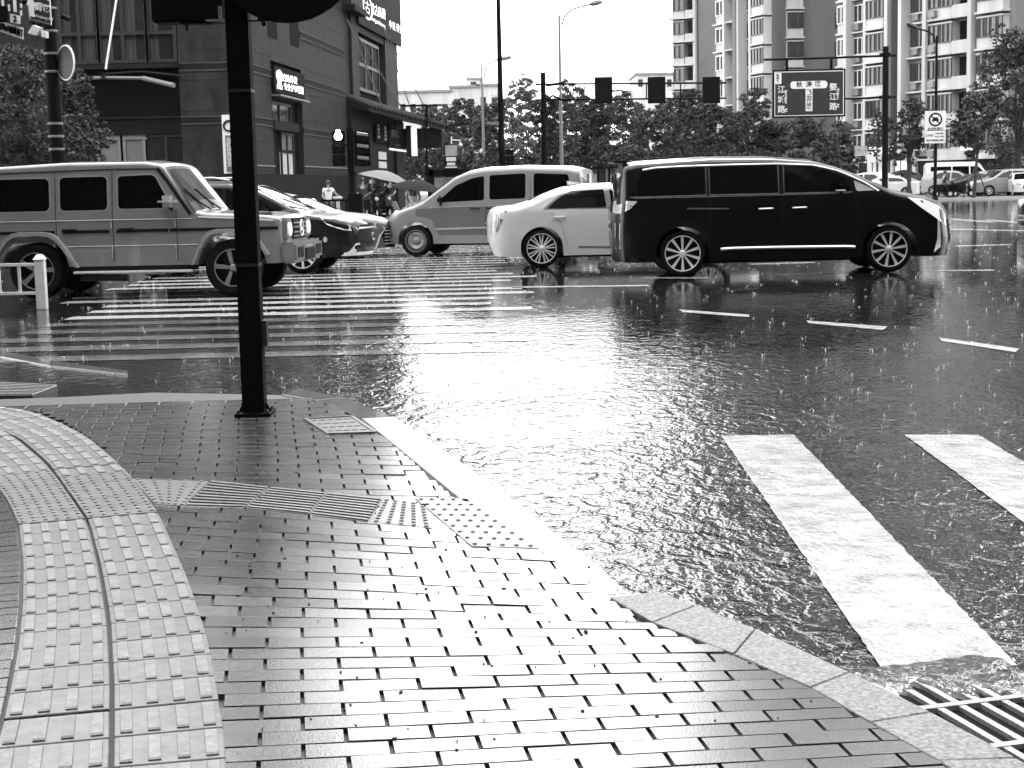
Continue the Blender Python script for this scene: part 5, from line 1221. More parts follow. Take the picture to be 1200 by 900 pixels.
sides_ = ('behind the camera column', 'behind the thin lamp standard', 'behind the tall black pole', 'left of the gantry post', 'right of the gantry post', 'left of the leftmost signal box', 'right of the leftmost signal box', 'left of the middle signal box',
          'right of the middle signal box', 'before the leftmost tower', 'left of the bay-windowed tower foot', 'before the bay-windowed tower', 'under the blank end wall', 'under the road sign')
for i, (x, yt) in enumerate(back): tree('far back-row tree '+sides_[i], x, 178, yt, 58, M_leaf if i % 2 else M_leaf2, n=6000, leaf=.42, seed=70+i, low=.05, lobes=12, group='back row of trees', name='background_tree')
for i, x in enumerate((490, 530, 575, 620, 665, 710, 755, 800, 845, 890, 935, 975)):
    p = D(x, 200, 118 if x > 560 else 140); tree('low shrub under the trees '+('beside the canopy end', 'behind the notice board', 'left of the tall black pole', 'left of the gantry post', 'behind the tallest lamp', 'below the leftmost signal box', 'between two signal boxes', 'left of the rightmost signal box', 'below the gantry arm end', 'below the bay-windowed tower', 'below the road sign', 'right of the road sign')[i], x, p.y, 178 if x < 960 else 188, 60, M_leaf2, n=1500, leaf=.3, seed=90+i, low=.02, trunk=.05, lobes=6, forks=2, name='shrub', group='shrubs under the tree row')
tree('slender young tree with thin stem left of the gantry sign post', 1028, 112, 128, 24, M_leaf2, n=700, leaf=.26, seed=40, low=.42, trunk=.05, name='young_tree')
tree('forked street tree with two dark stems beside the no-cars signpost', 1066, 100, 118, 62, M_leaf2, n=2400, leaf=.28, seed=41, low=.35, trunk=.16)
tree('slim propped street tree in front of the parked cars under the big tree', 1143, 95, 108, 66, M_leaf, n=3600, leaf=.27, seed=42, low=.40, trunk=.09, lean=.3)
tree('tall feathery tree filling the right edge above the parked cars', 1195, 108, 28, 150, M_leaf2, n=12000, leaf=.27, seed=43, low=.22, trunk=.3, lobes=18)
tree('dark dense tree at the right edge behind the parked cars', 1215, 122, 90, 120, M_leaf2, n=6000, leaf=.3, seed=44, low=.1, trunk=.3)
tree('wide leafy tree at the far left in front of the granite building', 18, 54, 50, 175, M_leaf, zb=.22, n=15000, leaf=.17, seed=50, low=.2, trunk=.15, group='trees by the granite building', lobes=16)
tree('smaller leafy tree beside the black traffic column at left', 96, 56, 78, 62, M_leaf3, zb=.22, n=5200, leaf=.15, seed=51, low=.2, trunk=.1, group='trees by the granite building')

# ================================================================== POLES, SIGNALS, SIGNS
def rel(o): 
    for ch in [x for x in C.objects if x.parent == o]: ch.matrix_parent_inverse = Matrix.Translation(-Vector(o.location))
def T_(name, loc, label, cat, group=None): return empty(name, loc, 0, label, cat, group)
# near black post
b0 = G(299, 486, PZ); o = T_('signal_post', b0, 'thick square black signal post bolted to the wet brick pavement in the foreground', 'post')
q = MB(); hw0, hw1 = .071, .071; topz = 4.4
q.hexa([(b0.x-hw0, b0.y-hw0, PZ), (b0.x+hw0, b0.y-hw0, PZ), (b0.x+hw0, b0.y+hw0, PZ), (b0.x-hw0, b0.y+hw0, PZ)], [(b0.x-hw1, b0.y-hw1, topz), (b0.x+hw1, b0.y-hw1, topz), (b0.x+hw1, b0.y+hw1, topz), (b0.x-hw1, b0.y+hw1, topz)])
q.build('pole', M_black, o, bevel=.008)
q = MB(); q.box(b0.x-.115, b0.y-.115, PZ+.0, b0.x+.115, b0.y+.115, PZ+.022); 
for k in (0, 1, 2, 3):
    a = R(90*k); cx, cy = b0.x+.085*math.cos(a+.78), b0.y+.085*math.sin(a+.78)
    q.add([(b0.x+.07*math.cos(a), b0.y+.07*math.sin(a), PZ+.02), (b0.x+.11*math.cos(a), b0.y+.11*math.sin(a), PZ+.02), (b0.x+.07*math.cos(a), b0.y+.07*math.sin(a), PZ+.09), (b0.x+.11*math.cos(a)+.004*math.sin(a), b0.y+.11*math.sin(a)-.004*math.cos(a), PZ+.022)], [(0, 1, 2), (0, 3, 2), (1, 2, 3)])
q.build('base_plate', M_black, o)
q = MB()
for k in range(4):
    cx, cy = b0.x+.095*(1 if k % 2 else -1), b0.y+.095*(1 if k > 1 else -1); q.lathe([(.001, .045), (.012, .045), (.012, .02)], 6, 'z', (cx, cy, PZ))
q.build('bolt', M_dkmetal, o)
q = MB(); a, b_ = D(309, 405, b0.y), D(313, 375, b0.y); q.box(a.x, b0.y-.04, a.z, b_.x, b0.y+.04, b_.z); q.build('hatch_hinge', M_dkmetal, o)
for z in (1.0, 2.1, 3.0):
    q = MB(); q.box(b0.x-.075, b0.y-.075, z, b0.x+.075, b0.y+.075, z+.02); q.build('clamp_band', M_dkmetal, o)
rel(o)
o = T_('signal_housing', D(220, 10, b0.y), 'black rectangular signal housing mounted left of the near post top', 'traffic signal')
a, b_ = D(181, 28, b0.y), D(259, -60, b0.y); q = MB(); q.box(a.x, b0.y-.08, a.z, b_.x, b0.y+.10, b_.z); q.build('housing', M_black, o, bevel=.012)
q = MB(); q.box(b_.x-.10, b0.y-.09, a.z+.0, b_.x+.01, b0.y-.03, a.z+.012); q.box(b_.x-.02, b0.y-.095, a.z, b_.x+.0, b0.y-.05, a.z+.09); q.build('bracket_edge', M_grymetal, o)
q = MB(); p = D(219, 33, b0.y); q.tube([(p.x, b0.y, p.z+.05), (p.x, b0.y, p.z-.02)], .008, 6); q.box(p.x-.03, b0.y-.06, a.z-.01, b_.x-.08, b0.y+.04, a.z+.006); q.build('bracket', M_black, o)
q = MB(); q.box(b_.x, b0.y-.04, a.z+.2, b0.x-.07, b0.y+.04, a.z+.26); q.build('mount_arm', M_black, o); rel(o)
o = T_('round_sign', D(345, 0, b0.y), 'black back of a round sign and bracket at the top right of the near post', 'sign')
cz_ = D(344, -64, b0.y-.1); q = MB(); q.lathe([(.001, 0), (.47, 0), (.475, .012), (.47, .024), (.001, .024)], 40, 'y', (cz_.x-.05, b0.y-.13, cz_.z)); q.build('disc', M_black, o)
q = MB(); a, b_ = D(296, 12, b0.y), D(332, -20, b0.y); q.box(a.x, b0.y-.10, a.z, b_.x, b0.y+.02, b_.z); q.build('bracket_box', M_black, o, bevel=.008)
q = MB(); a, b_ = D(297, 26.5, b0.y), D(318, 24, b0.y); q.box(a.x-.05, b0.y-.06, a.z, b_.x, b0.y-.03, b_.z); q.tube([D(306, 20, b0.y), D(311, 31, b0.y)], .016, 6); q.box(*D(304, 25, b0.y+.02), *(D(316, 14, b0.y-.06))); q.build('clamp', M_dkmetal, o)
q = MB(); q.tube([D(308, 18, b0.y), D(318, 21, b0.y), D(329, 27, b0.y)], .006, 5); q.build('cable', M_grymetal, o); rel(o)

# white roadside fence at far left
fy = 20.6; p = G(50, 362.5); o = T_('guard_fence', p, 'short white guard fence with capped post before the boxy grey wagon', 'fence')
fy = p.y
q = MB(); hwp = .062; q.box(p.x-hwp, fy-hwp, 0, p.x+hwp, fy+hwp, .66); q.build('post', M_white, o, bevel=.006)
q = MB(); q.hexa([(p.x-.075, fy-.075, .655), (p.x+.075, fy-.075, .655), (p.x+.075, fy+.075, .655), (p.x-.075, fy+.075, .655)], [(p.x-.03, fy-.03, .72), (p.x+.03, fy-.03, .72), (p.x+.03, fy+.03, .72), (p.x-.03, fy+.03, .72)]); q.build('post_cap', M_white, o)
zt_, zl = D(20, 310.5, fy).z, D(20, 344, fy).z
q = MB(); q.box(p.x-6, fy-.02, zt_-.02, p.x-.06, fy+.02, zt_+.022); q.build('rail', M_white, o, bevel=.004); q = MB(); q.box(p.x-6, fy-.02, zl-.02, p.x-.06, fy+.02, zl+.02); q.build('rail', M_white, o, bevel=.004)
for k in range(22): q = MB(); xk = p.x-.28-k*.265; q.box(xk-.018, fy-.012, zl+.02, xk+.018, fy+.012, zt_-.02); q.build('baluster', M_white, o)
rel(o)

def post(o, px, Y, ytop, rad, zb=.12, m=None, taper=.8, n=10):
    a = D(px, 200, Y); t = D(px, ytop, Y); q = MB(); q.tube([(a.x, Y, zb), (a.x, Y, t.z)], [rad, rad*taper], n); q.build('pole', m or M_black, o, smooth=True)
    q = MB(); q.lathe([(rad*2, zb), (rad*2, zb+.05), (rad*1.15, zb+.2)], 12, 'z', (a.x, Y, 0)); q.build('base', m or M_black, o); return a.x, t.z
# pedestrian + vehicle signals mid-left
Y = 60; o = T_('pedestrian_signal', D(410, 200, Y), 'pair of black signal heads, left one lit white, on a post before the granite wall', 'traffic signal')
x_, z_ = post(o, 411.5, Y, 150, .13, .22, taper=1)
a, b_ = D(390.5, 195, Y), D(404.5, 153, Y); q = MB(); 
for k in range(3):
    z0_, z1_ = a.z+(b_.z-a.z)*k/3, a.z+(b_.z-a.z)*(k+1)/3; q.box(a.x, Y-.22, z0_+.01, b_.x, Y+.1, z1_-.01)
hs = q.build('signal_head', M_black, o, bevel=.03)
for k in range(2):
    zz_ = a.z+(b_.z-a.z)*(k+.5)/3; cx = (a.x+b_.x)/2-.02; q = MB(); q.tube([(cx-.02, Y-.22, zz_+.0), (cx-.05, Y-.42, zz_-.04)], .15, 12); q.build('visor', M_black, hs)
cx, cz2 = (a.x+b_.x)/2, a.z+(b_.z-a.z)*.82; q = MB(); q.lathe([(.001, -.01), (.12, 0), (.145, .02)], 20, 'y', (cx, Y-.24, cz2+.02)); q.lathe([(.001, -.02), (.07, 0), (.08, .02)], 16, 'y', (cx-.0, Y-.24, cz2+.19)); q.build('lit_lamp', M_lit, hs)
a, b_ = D(416, 195, Y), D(433, 153, Y); q = MB(); q.box(a.x, Y-.1, a.z, b_.x, Y+.12, b_.z); h2 = q.build('signal_head', M_black, o, bevel=.03)
for k in range(3):
    zc_ = a.z+(b_.z-a.z)*(k+.62)/3; xr_ = b_.x; q = MB(); q.hexa([(a.x+.15, Y-.12, zc_), (xr_-.05, Y-.12, zc_-.06), (xr_-.05, Y-.5, zc_-.04), (a.x+.15, Y-.5, zc_)], [(a.x+.15, Y-.12, zc_+.13), (xr_-.05, Y-.12, zc_+.07), (xr_-.05, Y-.5, zc_+.03), (a.x+.15, Y-.5, zc_+.10)]); q.build('visor', M_grymetal, h2)
    q = MB(); q.box(a.x+.1, Y-.16, zc_-.22, xr_-.1, Y-.11, zc_-.06); q.build('lens', M_dkplastic, h2)
q = MB(); q.box(a.x-.2, Y-.05, D(411, 160, Y).z-.03, b_.x-.2, Y+.05, D(411, 160, Y).z+.03); q.box(D(404, 160, Y).x, Y-.05, D(411, 170, Y).z-.03, x_, Y+.05, D(411, 170, Y).z+.03); q.build('bracket', M_black, o); rel(o)
# low black railing on the corner
Y = 56; o = T_('pavement_railing', D(385, 240, Y), 'low black railing on the far corner in front of the woman in white shirt', 'railing')
q = MB(); a, b_ = D(345, 240, Y), D(420, 240, Y); zt_ = 1.08
q.box(a.x, Y-.03, zt_-.03, b_.x, Y+.03, zt_+.04); q.box(a.x, Y-.02, .4, b_.x, Y+.02, .46); q.build('rail', M_black, o)
for k in range(12): xk = a.x+(b_.x-a.x)*k/11; q = MB(); q.box(xk-.03, Y-.025, .22, xk+.03, Y+.025, zt_); q.build('baluster', M_black, o)
q = MB(); q.box(b_.x-.35, Y-.15, .22, b_.x+.15, Y+.15, 1.3); q.build('control_box', M_black, o, bevel=.02)
rel(o)
p_ = D(396, 240, 60); o = T_('bollard', (p_.x, 60, .22), 'pale square bollard the woman in white leans on', 'bollard'); q = MB(); q.box(-.14, -.14, 0, .14, .14, .9); q.build('shaft', M_conc, o, bevel=.02); q = MB(); q.box(-.17, -.17, .9, .17, .17, .98); q.build('cap', M_white, o, bevel=.02)
# tall black centre pole, its lamp heads and small signal
Y = 76; o = T_('camera_pole', D(590, 200, Y), 'very tall tapering black pole in the middle rising out of the frame', 'pole')
a = D(588.5, 200, Y); q = MB(); q.tube([(a.x, Y, .1), (a.x, Y, 14)], [.17, .075], 10); q.build('pole', M_black, o, smooth=True)
for (x0, y0, x1, y1, m_) in ((570, 142.5, 585, 147.5, M_grymetal), (574, 152, 582, 156, M_black)):
    a, b_ = D(x0, y1, Y), D(x1, y0, Y); q = MB(); q.hexa([(a.x, Y-.25, a.z+.06), (b_.x, Y-.1, a.z), (b_.x, Y+.1, a.z), (a.x, Y+.1, a.z+.06)], [(a.x, Y-.25, b_.z), (b_.x, Y-.1, b_.z-.02), (b_.x, Y+.1, b_.z-.02), (a.x, Y+.1, b_.z)]); q.build('flash_lamp', m_, o, bevel=.02)
q = MB(); q.tube([D(577, 154, Y), D(583, 156, Y), D(588, 163, Y)], .04, 6); q.build('arm', M_black, o)
a, b_ = D(593, 197, Y), D(602, 175, Y); q = MB(); 
for k in range(3): z0_, z1_ = a.z+(b_.z-a.z)*k/3, a.z+(b_.z-a.z)*(k+1)/3; q.box(a.x, Y-.15, z0_+.015, b_.x, Y+.1, z1_-.015)
q.build('signal_head', M_black, o, bevel=.02); rel(o)
# signal gantry
Y = 92; o = T_('signal_gantry', D(637, 200, Y), 'black post with a long twin-bar arm carrying three signal backs over the road', 'signal gantry')
x_, z_ = post(o, 638.5, Y, 85, .19, .12, taper=.78)
Pa, Pb = D(627, 99, Y), D(851, 97, Y); Pc, Pd = D(627, 117, Y), D(851, 115, Y)
q = MB(); q.tube([Pa, D(660, 98.5, Y), Pb], .055, 8); q.build('arm', M_black, o); q = MB(); q.tube([Pc, Pd], .05, 8); q.build('arm', M_black, o)
q = MB(); q.tube([D(640, 117, Y), D(648, 112, Y), D(658, 117, Y)], .07, 6); q.tube([D(640, 100, Y), D(660, 97.5, Y)], .09, 6); q.build('arm_clamp', M_black, o)
for x in (757.5, 797.5): q = MB(); q.tube([D(x, 98, Y), D(x, 116, Y)], .04, 6); q.build('strut', M_black, o)
rel(o)
for i, (x, lb) in enumerate(((707.5, 'leftmost of three black signal boxes hanging on the gantry arm'), (769.5, 'middle of three black signal boxes hanging on the gantry arm'), (833.5, 'rightmost of three black signal boxes, at the end of the gantry arm'))):
    a, b_ = D(x-10.5, 121.5, Y), D(x+10, 90, Y); s_ = T_('signal_box', ((a.x+b_.x)/2, Y, a.z), lb, 'traffic signal', 'signal boxes on the gantry'); q = MB(); q.box(a.x, Y-.14, a.z, b_.x, Y-.06, b_.z); q.build('back_plate', M_black, s_, bevel=.02)
    q = MB()
    for k in range(3): zc_ = a.z+(b_.z-a.z)*(k+.5)/3; q.box((a.x+b_.x)/2-.22, Y+.06, zc_-.22, (a.x+b_.x)/2+.22, Y+.25, zc_+.22)
    q.build('lamp_unit', M_black, s_, bevel=.02); rel(s_)
# road sign gantry
Y = 86; o = T_('sign_gantry', D(1037, 200, Y), 'black post with horizontal bars holding the T-junction road sign', 'sign gantry')
x_, z_ = post(o, 1037, Y, 54.5, .165, .12, taper=.95)
q = MB(); q.tube([D(895, 70, Y), D(950, 68.5, Y), D(1050, 65, Y)], .06, 8); q.build('arm', M_black, o); q = MB(); q.tube([D(986, 116, Y), D(1050, 113.5, Y)], .05, 8); q.build('arm', M_black, o)
for x in (922, 974): q = MB(); q.box(D(x-1.5, 85, Y).x, Y-.05, D(x, 86, Y).z, D(x+1.5, 85, Y).x, Y+.05, D(x, 68, Y).z); q.build('hanger', M_black, o)
q = MB(); q.box(D(1031, 70, Y).x, Y-.12, D(1037, 66, Y).z, D(1043, 70, Y).x, Y+.12, D(1037, 62, Y).z); q.box(D(1031, 70, Y).x, Y-.12, D(1037, 116, Y).z, D(1043, 70, Y).x, Y+.12, D(1037, 112, Y).z); q.build('arm_clamp', M_black, o)
rel(o)
Yf = Y-.15; cS = D(948, 109.5, Yf); Sw, Sh = (990-906)/FPX*Yf, 54.5/FPX*Yf
o = T_('road_sign', cS, 'large dark T-junction direction sign with white border naming streets in Chinese', 'road sign')
q = MB(); q.box(-Sw/2, -.03, -Sh/2, Sw/2, .06, Sh/2); q.build('backing', M_black, o, bevel=.01)
q = MB(); q.box(-Sw/2+.09, -.036, -Sh/2+.09, Sw/2-.09, -.028, Sh/2-.09); q.build('border', M_signwhite, o); q = MB(); q.box(-Sw/2+.13, -.042, -Sh/2+.13, Sw/2-.13, -.034, Sh/2-.13); q.build('face', M_signblue, o)
sx_ = lambda x: (x-540)/11.25/FPX*Yf; sz_ = lambda y: -(y-560)/11.25/FPX*Yf
def rb(x0, y0, x1, y1, m_, d=.046, name='street_bar', rr=0):
    q = MB(); P_ = rrect(sx_(x0), sz_(y1), sx_(x1), sz_(y0), rr or .01, 4); n_ = len(P_); v = [(p[0], -d, p[1]) for p in P_]+[(p[0], -.03, p[1]) for p in P_]
    q.add(v, [tuple(range(n_))]+[(i, (i+1) % n_, n_+(i+1) % n_, n_+i) for i in range(n_)]); return q.build(name, m_, o)
rb(298, 402, 776, 498, M_signwhite, .046, 'street_bar', .15); rb(494, 490, 584, 788, M_signwhite, .045, 'street_bar', .04); rb(97, 290, 180, 432, M_signwhite, .046, 'district_tag', .02)
def stx(b2, x, y, size, m_, sp_=0, nm='lettering', rot=0):
    M_ = FR((sx_(x), -.05, sz_(y))) @ Matrix.Rotation(rot, 4, 'Z'); return text(b2, size, m_, o, M_, nm, .003, bold=.006)
for ch, x in zip('秋涛路', (412, 535, 655)): stx(ch, x, 448, .34, M_signblack)
for i, ch in enumerate('飞云江路'): stx(ch, 540, 545+i*65, .30, M_signblack)
for i, ch in enumerate('江城路'): stx(ch, 180, 508+i*127, .42, M_signwhite)
for i, ch in enumerate('婺江路'): stx(ch, 853, 490+i*125, .42, M_signwhite)
stx('Jiangcheng', 240, 600, .17, M_signwhite, rot=-math.pi/2); stx('Rd', 240, 768, .17, M_signwhite, rot=-math.pi/2); stx('Wujiang', 914, 570, .17, M_signwhite, rot=-math.pi/2); stx('Rd', 914, 725, .17, M_signwhite, rot=-math.pi/2)
for i, ch in enumerate('中河↑'): stx(ch, 132, 322+i*36, .16, M_signblack)
# lamps
def lamp(label, px, Y, ytop, tip, rad, pts, m=M_black):
    o = T_('street_lamp', D(px, 200, Y), label, 'street lamp'); post(o, px, Y, ytop, rad, .12, taper=.6, m=m)
    q = MB(); q.tube([D(a_, b2, Y) for a_, b2 in pts], rad*.45, 7); q.build('arm', m, o, smooth=True)
    a, b_ = D(tip[0], tip[1], Y), D(tip[2], tip[3], Y); q = MB(); v = (b_-a); q.tube([a, a.lerp(b_, .3), a.lerp(b_, .8), b_], [rad*.5, rad*1.3, rad*1.3, rad*.4], 8); q.build('lamp_head', M_grymetal if m is not M_black else M_dkmetal, o, smooth=True); rel(o)
lamp('street lamp with curved arm and no-cars sign, standing before the pale tower', 1096, 88, 42, (1077, 34, 1062, 27), .10, [(1096, 50), (1094, 42), (1088, 37), (1077, 34)])
lamp('tallest grey street lamp with arm curving right into the open sky', 658.5, 105, 18, (690, 5.5, 706, 1.5), .13, [(658.5, 30), (661, 20), (670, 11), (690, 5.5)], M_grymetal)
lamp('thin distant street lamp left of the tall black pole, arm crossing behind it', 567.5, 125, 78, (582, 70, 600, 66.5), .13, [(567.5, 90), (569, 80), (574, 74), (582, 70)], M_grymetal)
Y = 88; c_ = D(1096, 149, Y-.16); o = T_('no_cars_sign', c_, 'white rectangular no-cars sign with barred circle and small Chinese text on the lamp post', 'road sign')
w2, h2_ = 24/FPX*Y/2, 37/FPX*Y/2; q = MB(); q.box(-w2, -.02, -h2_, w2, .04, h2_); q.build('panel', M_signwhite, o, bevel=.01)
rc = (0, -.03, h2_*.47); q = MB(); R1, R0 = w2*.66, w2*.50
n_ = 32
for k in range(n_):
    t = 2*math.pi*k/n_; 
    for r_ in (R1, R0): q.v.append((r_*math.cos(t), -.028, rc[2]+r_*math.sin(t)))
for k in range(n_): i, j = 2*k, 2*((k+1) % n_); q.f.append((i, i+1, j+1, j))
d = Vector((1, 0, -.85)).normalized(); nn = Vector((.85, 0, 1)).normalized()*.035; ctr = Vector((0, -.032, rc[2]))
q.add([ctr-d*R0-nn, ctr-d*R0+nn, ctr+d*R0+nn, ctr+d*R0-nn], [(0, 1, 2, 3)]); q.build('barred_ring', M_signblack, o)
q = MB(); s_ = w2*.32
q.box(-s_, -.031, rc[2]-s_*.45, s_, -.024, rc[2]+s_*.1); q.hexa([(-s_*.8, -.031, rc[2]+s_*.1), (s_*.8, -.031, rc[2]+s_*.1), (s_*.8, -.024, rc[2]+s_*.1), (-s_*.8, -.024, rc[2]+s_*.1)], [(-s_*.55, -.031, rc[2]+s_*.65), (s_*.55, -.031, rc[2]+s_*.65), (s_*.55, -.024, rc[2]+s_*.65), (-s_*.55, -.024, rc[2]+s_*.65)])
q.box(-s_*.9, -.031, rc[2]-s_*.75, -s_*.55, -.024, rc[2]-s_*.45); q.box(s_*.55, -.031, rc[2]-s_*.75, s_*.9, -.024, rc[2]-s_*.45); q.build('car_symbol', M_signblack, o)
q = MB(); q.box(-w2*.92, -.024, -h2_*.22, w2*.92, -.0205, -h2_*.19); q.build('divider', M_signblack, o)
for bd, x, z, sz in (('机动车禁行', 0, -.10, .17), ('工作日', -.30, -.44, .15), ('7:00-9:00', .22, -.34, .12), ('16:30-18:30', .22, -.50, .11), ('非浙A号牌禁止通行', 0, -.70, .115)): text(bd, sz, M_signblack, o, FR((x*w2/.55, -.025, z*h2_/.85)), ext=.002, bold=.003)

# cluster of signs and the black column at the upper left
Y = 40; o = T_('traffic_column', D(70, 200, Y), 'thick banded black column with lane and direction signs at the upper left', 'pole')
a = D(68, 200, Y); zt_ = D(66, -40, Y).z; q = MB(); q.tube([(a.x, Y, .0), (a.x, Y, zt_)], [.19, .15], 14); q.build('pole', M_black, o, smooth=True)
for y_ in (9.5, 36.5, 63, 84, 145, 160, 175): p_ = D(67, y_, Y); q = MB(); q.lathe([(.19, -.03), (.2, 0), (.19, .03)], 16, 'z', (a.x, Y, p_.z)); q.build('band', M_grymetal, o, smooth=True)
q = MB(); q.tube([D(72, 19, Y), D(82, 23, Y)], .06, 8); q.build('rod', M_black, o); q = MB(); zt2 = D(30, 3, Y+.3).z; q.tube([(a.x, Y, D(68, 2, Y).z), (a.x-3.2, Y+.1, D(0, -2, Y).z)], .07, 8); q.build('cross_arm', M_black, o)
q = MB(); q.tube([D(60, 28, Y), D(52, 30, Y), D(36, 26, Y)], .03, 6); q.build('camera_arm', M_black, o); rel(o)
def flat_sign(name, label, P_, Y, m, depth=.06):
    c0 = sum((D(*p, Y) for p in P_), Vector())/len(P_); o = T_(name, c0, label, 'road sign'); V_ = [D(*p, Y)-c0 for p in P_]
    q = MB(); q.hexa([v+Vector((0, depth, 0)) for v in V_], V_); q.build('panel', m, o); return o, c0
o, c0 = flat_sign('direction_sign', 'dark direction sign with white up arrow and street name at the upper left', [(34, 22), (60, 29.5), (58.5, 0), (31, -8)], Y-.4, M_signwhite)
V_ = [D(*p, Y-.46)-c0 for p in [(35, 20.5), (59, 27.5), (57.5, 1), (32.5, -7)]]; q = MB(); q.hexa([v+Vector((0, .05, 0)) for v in V_], V_); q.build('face', M_signblue, o)
Ma = Matrix.Translation(-c0) @ FR(D(37.5, 8, Y-.48)); q = MB(); q.add([(-.07, -.22, 0), (.05, -.25, 0), (.05, .02, 0), (.11, .0, 0), (-.02, .28, 0), (-.14, .05, 0), (-.07, .03, 0)], [tuple(range(7))]); x = q.build('arrow', M_signwhite, o); x.matrix_local = Ma
for i, ch in enumerate('婺江路'): text(ch, .19, M_signwhite, o, Matrix.Translation(-c0) @ FR(D(45+i*5.2, 8+i*1.6, Y-.48), (1, 0, 0)), ext=.004, bold=.008)
text('Wujiang Rd', .10, M_signwhite, o, Matrix.Translation(-c0) @ FR(D(51, 20.5, Y-.48)) @ Matrix.Rotation(-.22, 4, 'Z'), ext=.003)
o, c0 = flat_sign('lane_sign', 'dark lane sign with dashed white lines cut by the top left corner', [(0, 12), (25, 18), (26, -10), (-2, -10)], Y-.45, M_signblue)
for x0, x1, ys_ in ((2, 3.5, ((-8, 9),)), (9.5, 11, ((-8, 0), (5, 13))), (16, 18, ((-8, 14),)), (23.5, 25, ((-8, 0), (4, 9), (12, 18)))):
    for y0_, y1_ in ys_:
        a, b_ = D(x0, y1_, Y-.5), D(x1, y0_, Y-.5); q = MB(); q.box(a.x-c0.x, a.y-c0.y, a.z-c0.z, b_.x-c0.x, a.y-c0.y+.05, b_.z-c0.z); q.build('lane_mark', M_signwhite, o)
o, c0 = flat_sign('number_tag', 'small white tag reading 2 below the lane sign', [(12, 26), (23, 28), (23.5, 18.5), (12, 16)], Y-.5, M_signwhite); text('2', .2, M_signblack, o, Matrix.Translation(-c0) @ FR(D(17.5, 22, Y-.52)), ext=.002, bold=.006)
o, c0 = flat_sign('notice_sign', 'white strip sign with a row of dark characters left of the banded column', [(-6, 35), (27, 46), (26.5, 32), (-2, 24)], Y-.42, M_signwhite)
for i, ch in enumerate('直行车道非机'): text(ch, .17, M_signblack, o, Matrix.Translation(-c0) @ FR(D(2+i*4.4, 31.5+i*1.5, Y-.44)), ext=.002, bold=.008)
for lb, P_ in (('tilted white box camera under the direction sign', [(32, 39), (42, 42), (48, 33), (38, 29)]), ('small white camera close to the banded column', [(48, 43), (54, 45), (54, 37), (47.5, 35.5)])):
    c0 = sum((D(*p, Y-.3) for p in P_), Vector())/4; o = T_('traffic_camera', c0, lb, 'camera'); V_ = [D(*p, Y-.4)-c0 for p in P_]; q = MB(); q.hexa([v+Vector((0, .25, .02)) for v in V_], V_); q.build('housing', M_white, o, bevel=.012); q = MB(); q.tube([(0, .1, 0), (.05, .25, .25)], .015, 5); q.build('bracket', M_black, o)
o = T_('black_signal', D(2, 20, Y), 'black signal head at the left edge beside the lane sign', 'traffic signal'); a, b_ = D(-8, 27, Y-.5), D(10.5, 8, Y-.5); q = MB(); q.box(a.x, Y-.75, a.z, b_.x, Y-.55, b_.z); q.build('signal_head', M_black, o, bevel=.03); rel(o)
c_ = D(77, 73.5, Y-.3); o = T_('round_sign', c_, 'grey back of a round sign turned side-on, on the banded column', 'sign'); q = MB(); q.lathe([(.001, .0), (.40, .0), (.42, -.012), (.43, .0), (.42, .03), (.001, .03)], 36, 'y'); d_ = q.build('disc', mat('sign_back', .03, .5, nz=(4, .3)), o, smooth=True); d_.rotation_euler = (0, 0, R(-46))
q = MB(); q.lathe([(.40, -.016), (.435, -.014), (.438, .012), (.43, .02)], 36, 'y'); d2 = q.build('rim', M_white, o, smooth=True); d2.rotation_euler = (0, 0, R(-46))
# camera column + notice board in the side street
Y = 80; o = T_('camera_column', D(528, 200, Y), 'slim column with pale square panel, white strips and a dome camera', 'camera column')
a = D(528.5, 200, Y); q = MB(); l_, r_ = D(521.5, 200, Y).x, D(535.5, 200, Y).x; q.box(l_, Y-.1, .2, r_, Y+.3, D(528, 169, Y).z); q.build('column', M_black, o)
for y0_, y1_, x0, x1, m_ in ((170, 183, 522, 535.5, mat('panel_grey', .35, .5, nz=(5, .2))), (184, 189, 523, 534.5, M_signwhite), (190.5, 194, 524, 533.5, M_signwhite), (195, 197, 522, 535.5, M_signwhite)):
    a2, b2 = D(x0, y1_, Y), D(x1, y0_, Y); q = MB(); q.box(a2.x, Y-.16, a2.z, b2.x, Y-.1, b2.z); q.build('panel', m_, o)
q = MB(); q.tube([D(529, 170, Y), D(529, 160, Y)], .04, 6); q.tube([D(529, 164, Y), D(539, 164.5, Y), D(539.5, 168, Y)], .03, 6); q.build('camera_arm', M_white, o); q = MB(); p_ = D(539.5, 170, Y); q.lathe([(.02, .1), (.10, .04), (.11, -.02), (.06, -.09), (.001, -.11)], 12, 'z', tuple(p_)); q.build('dome_camera', M_white, o, smooth=True); rel(o)
Y = 78; o = T_('notice_board', D(530, 220, Y), 'black-framed street notice board with pale panel behind the silver minivan', 'notice board')
q = MB(); 
for x0, y0_, x1, y1_ in ((502, 198, 508.5, 245), (502, 198, 562, 207), (556, 200, 562, 245), (508, 227, 560, 229)): a2, b2 = D(x0, y1_, Y), D(x1, y0_, Y); q.box(a2.x, Y-.08, max(a2.z, .22), b2.x, Y+.08, b2.z)
q.build('frame', M_black, o); q = MB(); a2, b2 = D(509, 227, Y), D(556, 207, Y); q.box(a2.x, Y-.04, a2.z, b2.x, Y+.02, b2.z); q.build('panel', mat('board_panel', .16, .4, nz=(1.5, .5)), o); rel(o)
